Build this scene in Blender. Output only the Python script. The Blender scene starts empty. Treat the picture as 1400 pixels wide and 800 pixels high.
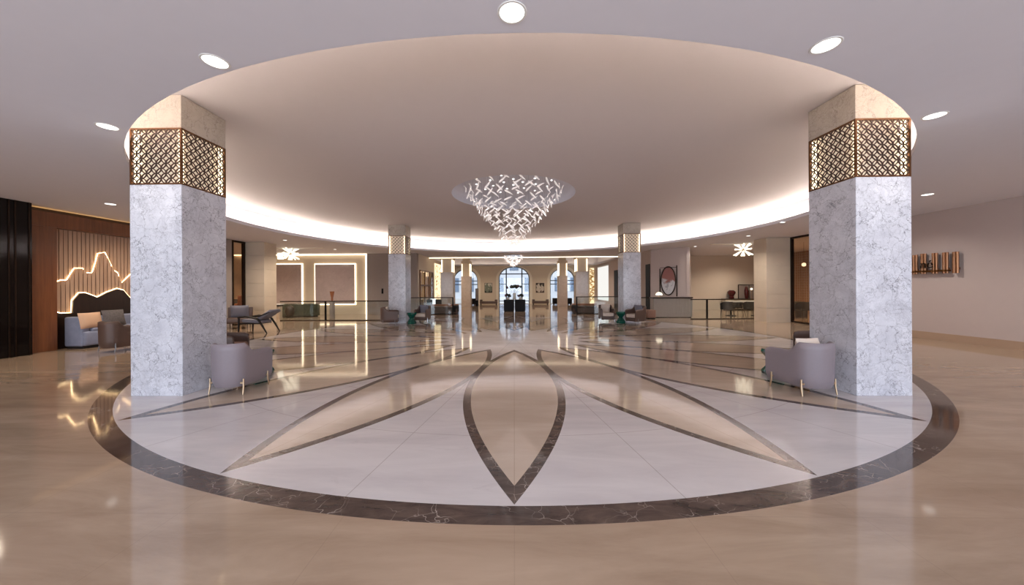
import bpy, bmesh, math, random
from mathutils import Vector, Matrix
random.seed(7)
PI = math.pi
S = bpy.context.scene
COL = S.collection

# ------------------------------------------------------------------ camera model (photo taken as 1400x800)
CAM = Vector((0.0069, -10.7994, 1.6)); FPX = 466.753; PX0 = 695.138; PY0 = 393.651
YAW, ROLL = -0.0166, 0.0055
_cy, _sy, _cr, _sr = math.cos(YAW), math.sin(YAW), math.cos(ROLL), math.sin(ROLL)

def ray(px, py):
    u = (px - PX0) / FPX; t = (PY0 - py) / FPX
    u0 = _cr * u + _sr * t; t0 = -_sr * u + _cr * t
    return Vector((_cy * u0 + _sy, -_sy * u0 + _cy, t0))
def onY(px, py, Y):
    d = ray(px, py); k = (Y - CAM.y) / d.y; return CAM.x + k * d.x, CAM.z + k * d.z
def onX(px, py, X):
    d = ray(px, py); k = (X - CAM.x) / d.x; return CAM.y + k * d.y, CAM.z + k * d.z
def onZ(px, py, Z=0.0):
    d = ray(px, py); k = (Z - CAM.z) / d.z; return CAM.x + k * d.x, CAM.y + k * d.y
def XatY(px, Y, py=400): return onY(px, py, Y)[0]

cam_d = bpy.data.cameras.new('camera'); cam = bpy.data.objects.new('camera', cam_d); COL.objects.link(cam)
Rv = Vector((_cy, -_sy, 0)); Fv = Vector((_sy, _cy, 0)); Uv = Vector((0, 0, 1))
r_ = _cr * Rv - _sr * Uv; u_ = _sr * Rv + _cr * Uv
cam.matrix_world = Matrix(((r_.x, u_.x, -Fv.x, CAM.x), (r_.y, u_.y, -Fv.y, CAM.y), (r_.z, u_.z, -Fv.z, CAM.z), (0, 0, 0, 1)))
cam_d.sensor_width = 36; cam_d.lens = FPX / 1400 * 36
cam_d.shift_x = (700 - PX0) / 1400; cam_d.shift_y = -(400 - PY0) / 1400
cam_d.clip_start = 0.05; cam_d.clip_end = 200
S.camera = cam

# ------------------------------------------------------------------ materials
def lin(c):
    return tuple((v / 255 / 12.92 if v / 255 <= .04045 else ((v / 255 + .055) / 1.055) ** 2.4) for v in c) + (1,)

class NT:
    def __init__(s, name):
        s.m = bpy.data.materials.new(name); s.m.use_nodes = True
        s.t = s.m.node_tree; s.t.nodes.clear()
        s.out = s.t.nodes.new('ShaderNodeOutputMaterial')
    def n(s, typ, **kw):
        nd = s.t.nodes.new(typ)
        for k, v in kw.items(): setattr(nd, k, v)
        return nd
    def put(s, sock, v):
        if isinstance(v, bpy.types.NodeSocket): s.t.links.new(v, sock)
        else: sock.default_value = v
    def math(s, op, a, b=0.0, c=0.0):
        nd = s.n('ShaderNodeMath', operation=op)
        for i, v in enumerate((a, b, c)): s.put(nd.inputs[i], v)
        return nd.outputs[0]
    def vmath(s, op, a, b=(0, 0, 0), out=0):
        nd = s.n('ShaderNodeVectorMath', operation=op); s.put(nd.inputs[0], a)
        if op == 'SCALE': s.put(nd.inputs['Scale'], b)
        else: s.put(nd.inputs[1], b)
        return nd.outputs[out]
    def mix(s, f, a, b):
        nd = s.n('ShaderNodeMix', data_type='RGBA'); s.put(nd.inputs[0], f); s.put(nd.inputs[6], a); s.put(nd.inputs[7], b)
        return nd.outputs[2]
    def rng(s, v, a, b, c=0.0, d=1.0, smooth=False):
        nd = s.n('ShaderNodeMapRange'); nd.clamp = True
        if smooth: nd.interpolation_type = 'SMOOTHSTEP'
        for i, x in enumerate((v, a, b, c, d)): s.put(nd.inputs[i], x)
        return nd.outputs[0]
    def noise(s, vec, scale, detail=3, rough=.5, out=0, dist=0.0):
        nd = s.n('ShaderNodeTexNoise'); s.put(nd.inputs['Vector'], vec)
        nd.inputs['Scale'].default_value = scale; nd.inputs['Detail'].default_value = detail
        nd.inputs['Roughness'].default_value = rough; nd.inputs['Distortion'].default_value = dist
        return nd.outputs[out]
    def voro(s, vec, scale, feature='DISTANCE_TO_EDGE'):
        nd = s.n('ShaderNodeTexVoronoi', feature=feature); s.put(nd.inputs['Vector'], vec); nd.inputs['Scale'].default_value = scale
        return nd.outputs['Distance']
    def bsdf(s, color, rough=.5, metal=0.0, spec=.5, **kw):
        b = s.n('ShaderNodeBsdfPrincipled'); s.put(b.inputs['Base Color'], color); s.put(b.inputs['Roughness'], rough)
        s.put(b.inputs['Metallic'], metal); s.put(b.inputs['Specular IOR Level'], spec)
        for k, v in kw.items(): s.put(b.inputs[k], v)
        s.t.links.new(b.outputs[0], s.out.inputs[0]); return b
    def pos(s): return s.n('ShaderNodeNewGeometry').outputs['Position']
    def obj(s): return s.n('ShaderNodeTexCoord').outputs['Object']

def plain(name, rgb, rough=.5, metal=0.0, spec=.5, var=.06, scale=6.0, **kw):
    t = NT(name); c = lin(rgb)
    n = t.noise(t.pos(), scale, 3)
    lo = tuple(max(0, v * (1 - var)) for v in c[:3]) + (1,); hi = tuple(min(1, v * (1 + var)) for v in c[:3]) + (1,)
    t.bsdf(t.mix(n, lo, hi), rough, metal, spec, **kw); return t.m

def glow(name, rgb, strength):
    t = NT(name); e = t.n('ShaderNodeEmission'); e.inputs[0].default_value = rgb + (1,); e.inputs[1].default_value = strength
    t.t.links.new(e.outputs[0], t.out.inputs[0]); return t.m

def marble(name, base, vein, cloud, rough=.14, scale=1.0, amount=.75):
    t = NT(name); p = t.pos()
    w = t.vmath('SUBTRACT', t.noise(p, 1.6 * scale, 5, .65, out=1), (.5, .5, .5))
    q = t.vmath('ADD', p, t.vmath('SCALE', w, .75 / scale))
    w2 = t.vmath('SUBTRACT', t.noise(p, 11 * scale, 4, .65, out=1), (.5, .5, .5))
    q = t.vmath('ADD', q, t.vmath('SCALE', w2, .10 / scale))
    v1 = t.rng(t.voro(q, 3.3 * scale), 0.0, .028, 1.0, 0.0)
    v2 = t.rng(t.voro(q, 9.5 * scale), 0.0, .07, 1.0, 0.0)
    v3 = t.rng(t.voro(q, 21 * scale), 0.0, .12, 1.0, 0.0)
    m1 = t.rng(t.noise(p, 2.0 * scale, 4, .6), .38, .64); m2 = t.rng(t.noise(q, 3.1 * scale, 3), .36, .66); m3 = t.rng(t.noise(q, 2.3 * scale, 4), .45, .7)
    a = t.math('ADD', t.math('MULTIPLY', v1, t.math('MULTIPLY_ADD', m1, .7, .22)), t.math('MULTIPLY', t.math('MULTIPLY', v2, m2), .62))
    a = t.math('ADD', a, t.math('MULTIPLY', t.math('MULTIPLY', v3, m3), .4))
    a = t.math('MINIMUM', t.math('MULTIPLY', a, amount), 1.0)
    cl = t.rng(t.noise(q, 3.2 * scale, 6, .68), .33, .7)
    c = t.mix(t.math('MULTIPLY', cl, .7), lin(base), lin(cloud))
    t.bsdf(t.mix(a, c, lin(vein)), rough); return t.m

def wood(name, c1, c2, rough=.35, axis='Z', scale=1.0):
    t = NT(name); p = t.pos()
    mp = t.n('ShaderNodeMapping'); t.put(mp.inputs[0], p)
    k = {'Z': (14, 14, .8), 'X': (.8, 14, 14), 'Y': (14, .8, 14)}[axis]
    mp.inputs['Scale'].default_value = tuple(v * scale for v in k)
    n = t.noise(mp.outputs[0], 1.0, 5, .6, dist=.6)
    t.bsdf(t.mix(t.rng(n, .3, .7), lin(c1), lin(c2)), rough); return t.m

def glass_mat(name, tint=(1, 1, 1), rough=0.0, base=.04, top=.7):
    t = NT(name); tr = t.n('ShaderNodeBsdfTransparent'); tr.inputs[0].default_value = tint + (1,)
    g = t.n('ShaderNodeBsdfGlossy'); g.inputs['Roughness'].default_value = rough; g.inputs[0].default_value = (1, 1, 1, 1)
    lw = t.n('ShaderNodeLayerWeight'); lw.inputs[0].default_value = .5
    f = t.math('MULTIPLY_ADD', t.math('POWER', lw.outputs['Facing'], 4.0), top, base)
    mx = t.n('ShaderNodeMixShader'); t.put(mx.inputs[0], f); t.t.links.new(tr.outputs[0], mx.inputs[1]); t.t.links.new(g.outputs[0], mx.inputs[2])
    t.t.links.new(mx.outputs[0], t.out.inputs[0]); return t.m

def floor_mat():
    t = NT('polished_floor'); p = t.pos()
    sp = t.n('ShaderNodeSeparateXYZ'); t.put(sp.inputs[0], p); x, y = sp.outputs[0], sp.outputs[1]
    M = t.math
    r = M('SQRT', M('ADD', M('MULTIPLY', x, x), M('MULTIPLY', y, y)))
    th = M('ARCTAN2', x, M('MULTIPLY', y, -1.0))
    seg = 2 * PI / 20
    fold = M('SUBTRACT', M('FLOORED_MODULO', M('ADD', th, seg / 2), seg), seg / 2)
    u = M('MULTIPLY', r, M('COSINE', fold)); v = M('ABSOLUTE', M('MULTIPLY', r, M('SINE', fold)))
    du = M('SUBTRACT', u, 5.14); dv = M('ADD', v, 5.973)
    dist = M('SUBTRACT', 6.748, M('SQRT', M('ADD', M('MULTIPLY', du, du), M('MULTIPLY', dv, dv))))
    inlens = M('GREATER_THAN', dist, 0.0); inband = M('MULTIPLY', inlens, M('LESS_THAN', dist, .108))
    incirc = M('LESS_THAN', r, 8.295); inring = M('MULTIPLY', M('GREATER_THAN', r, 8.295), M('LESS_THAN', r, 8.50))
    dark = M('MAXIMUM', M('MULTIPLY', inband, incirc), inring)
    white = M('MULTIPLY', incirc, M('SUBTRACT', 1.0, inlens))
    # stone colours
    mp = t.n('ShaderNodeMapping'); t.put(mp.inputs[0], p); mp.inputs['Rotation'].default_value = (0, 0, .5); mp.inputs['Scale'].default_value = (.5, 2.2, 1)
    n1 = t.noise(mp.outputs[0], 1.3, 6, .62, dist=.5); n2 = t.noise(p, .35, 2)
    beige = t.mix(t.rng(n1, .3, .7), lin((143, 121, 101)), lin((180, 158, 137)))
    beige = t.mix(t.rng(n2, .3, .7, 0, .35), beige, lin((178, 148, 124)))
    petal = t.mix(t.rng(n1, .3, .7), lin((176, 157, 141)), lin((192, 174, 158)))
    wh = t.mix(t.rng(n1, .35, .75), lin((208, 201, 200)), lin((187, 179, 180)))
    wh = t.mix(M('MULTIPLY', t.rng(t.noise(mp.outputs[0], 3.0, 6, .7, dist=1.2), .6, .75), .35), wh, lin((168, 158, 158)))
    mpd = t.n('ShaderNodeMapping'); t.put(mpd.inputs[0], p); mpd.inputs['Rotation'].default_value = (0, 0, -.4); mpd.inputs['Scale'].default_value = (1.2, 4, 1)
    nd = t.noise(mpd.outputs[0], 2.2, 6, .7, dist=.8)
    dk = t.mix(t.rng(nd, .3, .7), lin((48, 38, 34)), lin((98, 82, 74)))
    w = t.vmath('SUBTRACT', t.noise(p, 3, 3, .6, out=1), (.5, .5, .5)); q = t.vmath('ADD', p, t.vmath('SCALE', w, .5))
    vein = M('MULTIPLY', t.rng(t.voro(q, 5.0), 0, .02, 1, 0), t.rng(t.noise(p, 2.4, 2), .44, .64))
    dk = t.mix(M('MULTIPLY', vein, .8), dk, lin((190, 178, 170)))
    # thin joints: rings and spokes in the white stone, square slabs in the beige stone
    def near(val, w_): return M('LESS_THAN', M('ABSOLUTE', val), w_)
    j = M('MAXIMUM', near(M('SUBTRACT', r, 7.12), .0045), near(M('SUBTRACT', r, 5.9), .005))
    edge = M('MULTIPLY', r, M('SINE', M('SUBTRACT', seg / 2, M('ABSOLUTE', fold))))
    j = M('MAXIMUM', j, M('LESS_THAN', edge, .0045))
    j = M('MULTIPLY', j, white)
    gx = M('SUBTRACT', M('FLOORED_MODULO', M('ADD', x, .6), 1.2), .6); gy = M('SUBTRACT', M('FLOORED_MODULO', M('ADD', y, .6), 1.2), .6)
    j2 = M('MAXIMUM', near(gx, .003), near(gy, .003)); j2 = M('MULTIPLY', j2, M('GREATER_THAN', r, 8.50))
    j3 = M('MULTIPLY', M('MULTIPLY', M('LESS_THAN', v, .003), inlens), incirc)
    jj = M('MULTIPLY', M('MAXIMUM', M('MAXIMUM', j, M('MULTIPLY', j2, .45)), j3), .4)
    c = t.mix(inlens, wh, petal); c = t.mix(incirc, beige, c); c = t.mix(dark, c, dk)
    c = t.mix(jj, c, lin((120, 100, 88)))
    rough = t.rng(t.noise(p, .8, 2), .3, .7, .05, .085)
    t.bsdf(c, rough, 0, .62); return t.m

M_ = {}
M_['floor'] = floor_mat()
M_['ceil'] = plain('ceiling_paint', (224, 223, 232), .85, var=.015)
M_['ceil_hi'] = plain('upper_ceiling_paint', (216, 207, 207), .8, var=.015)
M_['wall'] = plain('greige_plaster', (194, 179, 174), .8, var=.02)
M_['wall_dark'] = plain('grey_plaster', (150, 138, 132), .7, var=.03)
M_['wall_pale'] = plain('cream_plaster', (214, 202, 188), .8, var=.02)
M_['arch_trim'] = plain('cream_arch_trim', (236, 226, 208), .6, var=.02)
M_['wall_tan'] = plain('tan_plaster', (212, 196, 174), .75, var=.03)
M_['carrara'] = marble('white_veined_marble', (226, 226, 233), (122, 121, 130), (182, 182, 192), amount=1.05, scale=1.3)
M_['core'] = plain('glow_core_stone', (232, 214, 196), .6, var=.04, scale=3, **{'Emission Color': (1, .80, .62, 1), 'Emission Strength': .42})  # emission put into the stone to imitate the strips' wash on it
M_['bronze_frame'] = plain('bronze_frame_metal', (104, 66, 36), .4, .6)
M_['screen_metal'] = plain('dark_bronze_screen', (66, 44, 32), .45, .3)
M_['capital'] = marble('warm_capital_marble', (190, 180, 168), (132, 122, 112), (172, 160, 148), amount=.8)
M_['cream_marble'] = marble('cream_marble', (205, 190, 180), (150, 132, 122), (184, 168, 158), scale=1.3)
M_['niche_marble'] = marble('grey_brown_marble', (205, 186, 180), (165, 148, 142), (185, 166, 160), rough=.06, scale=.7, amount=.5)
M_['stone'] = plain('beige_limestone', (206, 190, 170), .45, var=.07, scale=3)
M_['stone_base'] = plain('tan_stone_skirting', (176, 150, 128), .3, var=.06, scale=3)
M_['stone_grey'] = plain('grey_limestone', (190, 180, 174), .45, var=.05, scale=3)
M_['bronze'] = plain('bronze_metal', (110, 72, 40), .35, 1.0)
M_['dark_bronze'] = plain('dark_bronze_metal', (52, 38, 30), .35, .8)
M_['gold'] = plain('brass_metal', (198, 172, 142), .3, 1.0)
M_['copper'] = plain('copper_metal', (172, 126, 94), .35, 1.0)
M_['steel'] = plain('steel_metal', (190, 190, 195), .2, 1.0)
M_['leather'] = plain('taupe_leather', (136, 126, 132), .38, var=.04, scale=30)
M_['leather_brown'] = plain('brown_leather', (92, 72, 64), .42, var=.08, scale=30)
M_['tan_leather'] = plain('tan_leather', (140, 84, 50), .45, var=.1, scale=20)
M_['pink_brown'] = plain('rosy_brown_fabric', (140, 108, 94), .8, var=.08, scale=40)
M_['cream_fab'] = plain('cream_fabric', (220, 205, 192), .85, var=.05, scale=60)
M_['grey_fab'] = plain('grey_fabric', (128, 126, 136), .85, var=.1, scale=60)
M_['blue_fab'] = plain('blue_grey_velvet', (132, 138, 160), .75, var=.16, scale=9)
M_['peach_fab'] = plain('peach_cream_fabric', (214, 176, 146), .85, var=.04, scale=40)
M_['pattern_fab'] = plain('mottled_grey_fabric', (98, 92, 92), .85, var=.45, scale=24)
M_['black'] = plain('black_lacquer', (18, 15, 15), .42, var=.1, spec=.1)
M_['black_gloss'] = plain('black_glass_panel', (20, 15, 14), .1, var=.15, scale=1.5, spec=.25)
M_['black_fab'] = plain('black_fabric', (28, 23, 21), .7, var=.1)
M_['espresso'] = wood('espresso_wood', (34, 22, 17), (52, 36, 28), .3)
M_['dark_wood'] = plain('ebonised_wood', (26, 18, 14), .5, var=.2, spec=.25)
M_['walnut'] = wood('walnut_wood', (98, 56, 32), (128, 78, 46), .35)
M_['slat'] = wood('pale_slat_wood', (176, 142, 118), (198, 166, 142), .5)
M_['lattice'] = wood('honey_wood', (150, 108, 66), (172, 128, 84), .45)
M_['emerald'] = plain('emerald_glaze', (8, 82, 68), .12, var=.2, scale=8)
M_['olive'] = marble('olive_stone', (72, 74, 60), (120, 122, 104), (56, 58, 48), rough=.1)
M_['white'] = plain('white_paint', (232, 230, 226), .4, var=.02)
M_['flute'] = plain('grey_fluted_panel', (158, 150, 142), .45, var=.05)
M_['glass'] = glass_mat('clear_glass', (.93, .96, .95))
M_['glass_bronze'] = glass_mat('bronze_glass', (.88, .78, .66))
M_['pane'] = glass_mat('window_glass', (.96, .98, 1.0))
M_['frame'] = plain('dark_window_frame', (58, 62, 70), .4)
M_['leaf'] = plain('dark_foliage', (34, 38, 30), .6, var=.4, scale=20)
M_['petal'] = plain('plum_blossom', (70, 36, 48), .6, var=.4, scale=20)
M_['maroon'] = plain('maroon_glaze', (76, 28, 30), .15)
M_['gold_leaf'] = plain('gold_leaf_metal', (226, 180, 104), .35, .9)
M_['facade'] = plain('pale_facade', (214, 220, 228), .8, var=.08, scale=.6)
M_['facade_win'] = plain('facade_glass', (120, 140, 165), .2, var=.1)
M_['pave'] = plain('pale_pavement', (215, 213, 208), .8)
M_['cove'] = glow('cove_led', (1.0, .88, .74), 46)
M_['led'] = glow('warm_led', (1.0, .80, .52), 4.2)
M_['panel_led'] = glow('mountain_led', (1.0, .72, .38), 10)
M_['led_soft'] = glow('soft_warm_led', (1.0, .80, .55), 4)
M_['leaf_glow'] = glow('leaf_panel_glow', (1.0, .78, .48), 1.5)
M_['led_amber'] = glow('amber_led', (1.0, .55, .18), 3)
M_['down'] = glow('downlight_lens', (1.0, .97, .93), 3)
M_['bulb'] = glow('pendant_glow', (1.0, .88, .66), 2.4)
M_['curtain'] = glow('lit_white_blind', (1.0, .98, .93), .95)
M_['screen'] = glow('lit_white_screen', (.95, .98, 1.0), 1.3)

def crystal(name, em):
    t = NT(name)
    b = t.bsdf((.95, .90, .89, 1), .12, 0, .8)
    b.inputs['Transmission Weight'].default_value = .5; b.inputs['IOR'].default_value = 1.35
    b.inputs['Emission Color'].default_value = (1, .9, .86, 1); b.inputs['Emission Strength'].default_value = em  # emission stands in for light caught by the crystal
    return t.m
M_['crystal'] = crystal('glow_crystal', .24); M_['crystal_bright'] = crystal('bright_glow_crystal', .45)

def art_mat():
    t = NT('painted_oval'); p = t.obj(); sp = t.n('ShaderNodeSeparateXYZ'); t.put(sp.inputs[0], p)
    n = t.noise(p, 2.2, 3, out=0); zz = t.math('ADD', sp.outputs[2], t.math('MULTIPLY', t.math('SUBTRACT', n, .5), 1.1))
    c = t.mix(t.rng(zz, -.05, .05), lin((206, 204, 208)), lin((150, 98, 92)))
    g = t.rng(t.noise(p, 3.0, 4, dist=1.0), .55, .6)
    c = t.mix(t.math('MULTIPLY', g, .6), c, lin((112, 110, 122)))
    t.bsdf(c, .6); return t.m
M_['art'] = art_mat()
def picture_mat(name, tones):
    t = NT(name); p = t.obj(); n = t.noise(p, 2.6, 3, dist=.8)
    sp = t.n('ShaderNodeSeparateXYZ'); t.put(sp.inputs[0], p)
    k = t.math('ADD', n, t.math('MULTIPLY', sp.outputs[2], .5))
    c = t.mix(t.rng(k, .3, .42), lin(tones[0]), lin(tones[1])); c = t.mix(t.rng(k, .55, .62), c, lin(tones[2]))
    t.bsdf(c, .6); return t.m
M_['pic_a'] = picture_mat('painting_green', ((46, 50, 44), (120, 126, 110), (202, 196, 182)))
M_['pic_b'] = picture_mat('painting_dark', ((70, 44, 36), (196, 184, 168), (40, 30, 28)))

# ------------------------------------------------------------------ mesh builder
class MB:
    def __init__(s): s.bm = bmesh.new()
    def box(s, x0, x1, y0, y1, z0, z1, bevel=0.0, seg=2, mx=None, m=0):
        vs = [s.bm.verts.new((x, y, z)) for x in (x0, x1) for y in (y0, y1) for z in (z0, z1)]
        fs = [s.bm.faces.new([vs[i] for i in f]) for f in ((0, 1, 3, 2), (4, 6, 7, 5), (0, 4, 5, 1), (2, 3, 7, 6), (0, 2, 6, 4), (1, 5, 7, 3))]
        for f in fs: f.material_index = m
        if bevel:
            es = list({e for f in fs for e in f.edges})
            r = bmesh.ops.bevel(s.bm, geom=es, offset=bevel, segments=seg, profile=.5, affect='EDGES')
            vs = list({v for f in r['faces'] for v in f.verts} | {v for v in vs if v.is_valid})
            for f in r['faces']: f.material_index = m
        if mx is not None: bmesh.ops.transform(s.bm, matrix=mx, verts=[v for v in vs if v.is_valid])
        return s
    def tube(s, pts, rad, seg=8, m=0, caps=True, sx=1.0):
        pts = [Vector(p) for p in pts]; n = len(pts)
        if not isinstance(rad, (list, tuple)): rad = [rad] * n
        rings = []; prev = None
        for i, p in enumerate(pts):
            d = (pts[min(i + 1, n - 1)] - pts[max(i - 1, 0)]).normalized()
            a = prev if prev is not None else (Vector((0, 0, 1)) if abs(d.z) < .9 else Vector((1, 0, 0)))
            a = (a - d * a.dot(d)).normalized(); b = d.cross(a); prev = a
            rings.append([s.bm.verts.new(p + (a * math.cos(2 * PI * k / seg) + b * math.sin(2 * PI * k / seg) * sx) * rad[i]) for k in range(seg)])
        for i in range(n - 1):
            for k in range(seg):
                f = s.bm.faces.new((rings[i][k], rings[i][(k + 1) % seg], rings[i + 1][(k + 1) % seg], rings[i + 1][k])); f.material_index = m
        if caps:
            s.bm.faces.new(rings[0][::-1]).material_index = m; s.bm.faces.new(rings[-1]).material_index = m
        return s
    def lathe(s, prof, seg=32, c=(0, 0, 0), m=0, squash=1.0, close=False):
        rings = []
        for r, z in prof:
            if r < 1e-6: rings.append([s.bm.verts.new((c[0], c[1], c[2] + z))])
            else: rings.append([s.bm.verts.new((c[0] + r * math.cos(2 * PI * k / seg), c[1] + r * squash * math.sin(2 * PI * k / seg), c[2] + z)) for k in range(seg)])
        pairs = list(zip(rings, rings[1:])) + ([(rings[-1], rings[0])] if close else [])
        for a, b in pairs:
            for k in range(seg):
                k2 = (k + 1) % seg
                if len(a) == 1 and len(b) == 1: continue
                if len(a) == 1: f = s.bm.faces.new((a[0], b[k2], b[k]))
                elif len(b) == 1: f = s.bm.faces.new((a[k], a[k2], b[0]))
                else: f = s.bm.faces.new((a[k], a[k2], b[k2], b[k]))
                f.material_index = m
        return s
    def prism(s, poly, d0, d1, plane='XZ', m=0):
        def P(a, b, d): return {'XZ': (a, d, b), 'YZ': (d, a, b), 'XY': (a, b, d)}[plane]
        A = [s.bm.verts.new(P(a, b, d0)) for a, b in poly]; B = [s.bm.verts.new(P(a, b, d1)) for a, b in poly]
        n = len(poly)
        s.bm.faces.new(A).material_index = m; s.bm.faces.new(B[::-1]).material_index = m
        for i in range(n): s.bm.faces.new((A[i], B[i], B[(i + 1) % n], A[(i + 1) % n])).material_index = m
        return s
    def ball(s, c, r, seg=16, rings=10, sz=1.0, m=0):
        prof = [(r * math.sin(PI * i / rings) if 0 < i < rings else 0, -r * sz * math.cos(PI * i / rings)) for i in range(rings + 1)]
        return s.lathe(prof, seg, c, m)
    def pillow(s, w, h, t, mx=None, n=10):
        g = {}
        vs = []
        for side in (1, -1):
            for i in range(n + 1):
                for j in range(n + 1):
                    a, b = 2 * i / n - 1, 2 * j / n - 1
                    k = (1 - a * a) ** .42 * (1 - b * b) ** .42 if abs(a) < 1 and abs(b) < 1 else 0
                    if k == 0 and side == -1: g[(side, i, j)] = g[(1, i, j)]; continue
                    pin = 1 - .03 * (1 - abs(a)) * abs(b) - .03 * (1 - abs(b)) * abs(a)
                    v = s.bm.verts.new((a * w / 2 * pin, side * k * t / 2, b * h / 2 * pin)); g[(side, i, j)] = v; vs.append(v)
            for i in range(n):
                for j in range(n):
                    q = [g[(side, i, j)], g[(side, i + 1, j)], g[(side, i + 1, j + 1)], g[(side, i, j + 1)]]
                    s.bm.faces.new(q if side == -1 else q[::-1])
        if mx is not None: bmesh.ops.transform(s.bm, matrix=mx, verts=vs)
        return s
    def obj(s, name, mat, parent=None, loc=(0, 0, 0), rz=0.0, smooth=True, ang=35):
        bmesh.ops.recalc_face_normals(s.bm, faces=s.bm.faces[:])
        me = bpy.data.meshes.new(name); s.bm.to_mesh(me); s.bm.free()
        for m in (mat if isinstance(mat, (list, tuple)) else [mat]): me.materials.append(M_[m])
        if smooth:
            me.polygons.foreach_set('use_smooth', [True] * len(me.polygons)); me.set_sharp_from_angle(angle=math.radians(ang))
        o = bpy.data.objects.new(name, me); COL.objects.link(o); o.parent = parent; o.location = loc; o.rotation_euler.z = rz
        return o

def tag(o, label, cat, group=None, kind=None):
    o['label'] = label; o['category'] = cat
    if group: o['group'] = group
    if kind: o['kind'] = kind
    return o
def thing(name, label, cat, loc=(0, 0, 0), rz=0.0, group=None, kind=None):
    o = bpy.data.objects.new(name, None); COL.objects.link(o); o.location = loc; o.rotation_euler.z = rz
    o.empty_display_size = .1
    return tag(o, label, cat, group, kind)
def struct(o): o['kind'] = 'structure'; return o
def dup(root, loc, rz, label, sc=None):
    r = root.copy(); COL.objects.link(r); r.location = loc; r.rotation_euler.z = rz; r['label'] = label; r.scale = (1, 1, 1)
    if sc: r.scale = sc
    for ch in root.children:
        c = ch.copy(); COL.objects.link(c); c.parent = r
        for g in ch.children:
            d = g.copy(); COL.objects.link(d); d.parent = c
    return r
def rot(ax, a): return Matrix.Rotation(a, 4, ax)
def tr(x, y, z): return Matrix.Translation((x, y, z))

# ------------------------------------------------------------------ the shell
CZ = 3.78; UZ = 4.537; RC = (0.0, 1.254); RR = 9.134; RW = 9.85
WL, WR = -12.5, 12.45
Y0, YB = -15.0, 23.0
struct(MB().box(-19, 19, Y0, YB + .4, -.2, 0).obj('floor', 'floor', smooth=False))

def flat_with_holes(name, outer, holes, z, mat, thick=0.0):
    bm = bmesh.new(); es = []
    for loop in [outer] + holes:
        vs = [bm.verts.new((x, y, z)) for x, y in loop]
        es += [bm.edges.new((vs[i], vs[(i + 1) % len(vs)])) for i in range(len(vs))]
    bmesh.ops.triangle_fill(bm, edges=es, use_beauty=True, use_dissolve=False)
    for f in bm.faces:
        if f.normal.z > 0: f.normal_flip()
    me = bpy.data.meshes.new(name); bm.to_mesh(me); bm.free(); me.materials.append(M_[mat])
    o = bpy.data.objects.new(name, me); COL.objects.link(o); return struct(o)
def circ(c, r, n=160): return [(c[0] + r * math.cos(2 * PI * i / n), c[1] + r * math.sin(2 * PI * i / n)) for i in range(n)]
COF = (-7.6, 7.6, 13.4, 21.6)
flat_with_holes('ceiling', [(-19, Y0), (19, Y0), (19, YB + .2), (-19, YB + .2)],
                [circ(RC, RR), [(COF[0], COF[2]), (COF[1], COF[2]), (COF[1], COF[3]), (COF[0], COF[3])]], CZ, 'ceil')
# upper round ceiling with the chandelier dome
DR = 1.93; DC = (0.0, 0.0)
flat_with_holes('ceiling', circ(RC, RW), [circ(DC, DR, 96)], UZ, 'ceil_hi')
o = MB().lathe([(DR, UZ), (DR - .02, UZ + .12), (DR - .10, UZ + .25), (DR - .3, UZ + .36), (DR - .7, UZ + .41), (0, UZ + .42)], 96, (DC[0], DC[1], 0)).obj('ceiling', 'ceil', ang=60); struct(o)
# cove: lip, trough floor and recess wall
o = MB().lathe([(RR, CZ), (RR, CZ + .11), (RR + .04, CZ + .11), (RR + .04, CZ + .02), (RW, CZ + .02), (RW, UZ)], 192, (RC[0], RC[1], 0)).obj('trim_1', 'ceil', ang=30); struct(o)
led = MB().lathe([(RR + .46, CZ + .035), (RR + .46, CZ + .075), (RR + .51, CZ + .075), (RR + .51, CZ + .035)], 192, (RC[0], RC[1], 0), close=True).obj('cove_light_strip', 'cove')
tag(led, 'continuous warm white light strip hidden in the cove round the big ceiling circle', 'light strip')
# rear coffer
x0, x1, y0, y1 = COF
o = MB().box(x0 - .5, x1 + .5, y0 - .5, y1 + .5, 4.45, 4.5).obj('ceiling', 'ceil_hi', smooth=False); struct(o)
b = MB()
for (a0, a1, b0, b1) in ((x0 - .5, x0 - .45, y0 - .5, y1 + .5), (x1 + .45, x1 + .5, y0 - .5, y1 + .5), (x0 - .5, x1 + .5, y0 - .5, y0 - .45), (x0 - .5, x1 + .5, y1 + .45, y1 + .5)): b.box(a0, a1, b0, b1, CZ, 4.5)
for (a0, a1, b0, b1) in ((x0 - .03, x0, y0, y1), (x1, x1 + .03, y0, y1), (x0, x1, y0 - .03, y0), (x0, x1, y1, y1 + .03)): b.box(a0, a1, b0, b1, CZ, CZ + .09)
struct(b.obj('trim_2', 'ceil', smooth=False))
b = MB()
for (a0, a1, b0, b1) in ((x0 - .25, x0 - .2, y0, y1), (x1 + .2, x1 + .25, y0, y1), (x0, x1, y0 - .25, y0 - .2), (x0, x1, y1 + .2, y1 + .25)): b.box(a0, a1, b0, b1, CZ + .02, CZ + .06)
tag(b.obj('cove_light_strip', 'led_soft', smooth=False), 'warm light strip round the rectangular ceiling recess near the arched windows', 'light strip')
# thin bright slot on the near edge of the rear coffer
b = MB().box(x0, x1, y0 - .05, y0 - .02, CZ - .05, CZ - .002)
tag(b.obj('light_slot', 'led_soft', smooth=False), 'thin bright line of light along the near edge of the rear ceiling recess', 'light strip')

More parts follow.
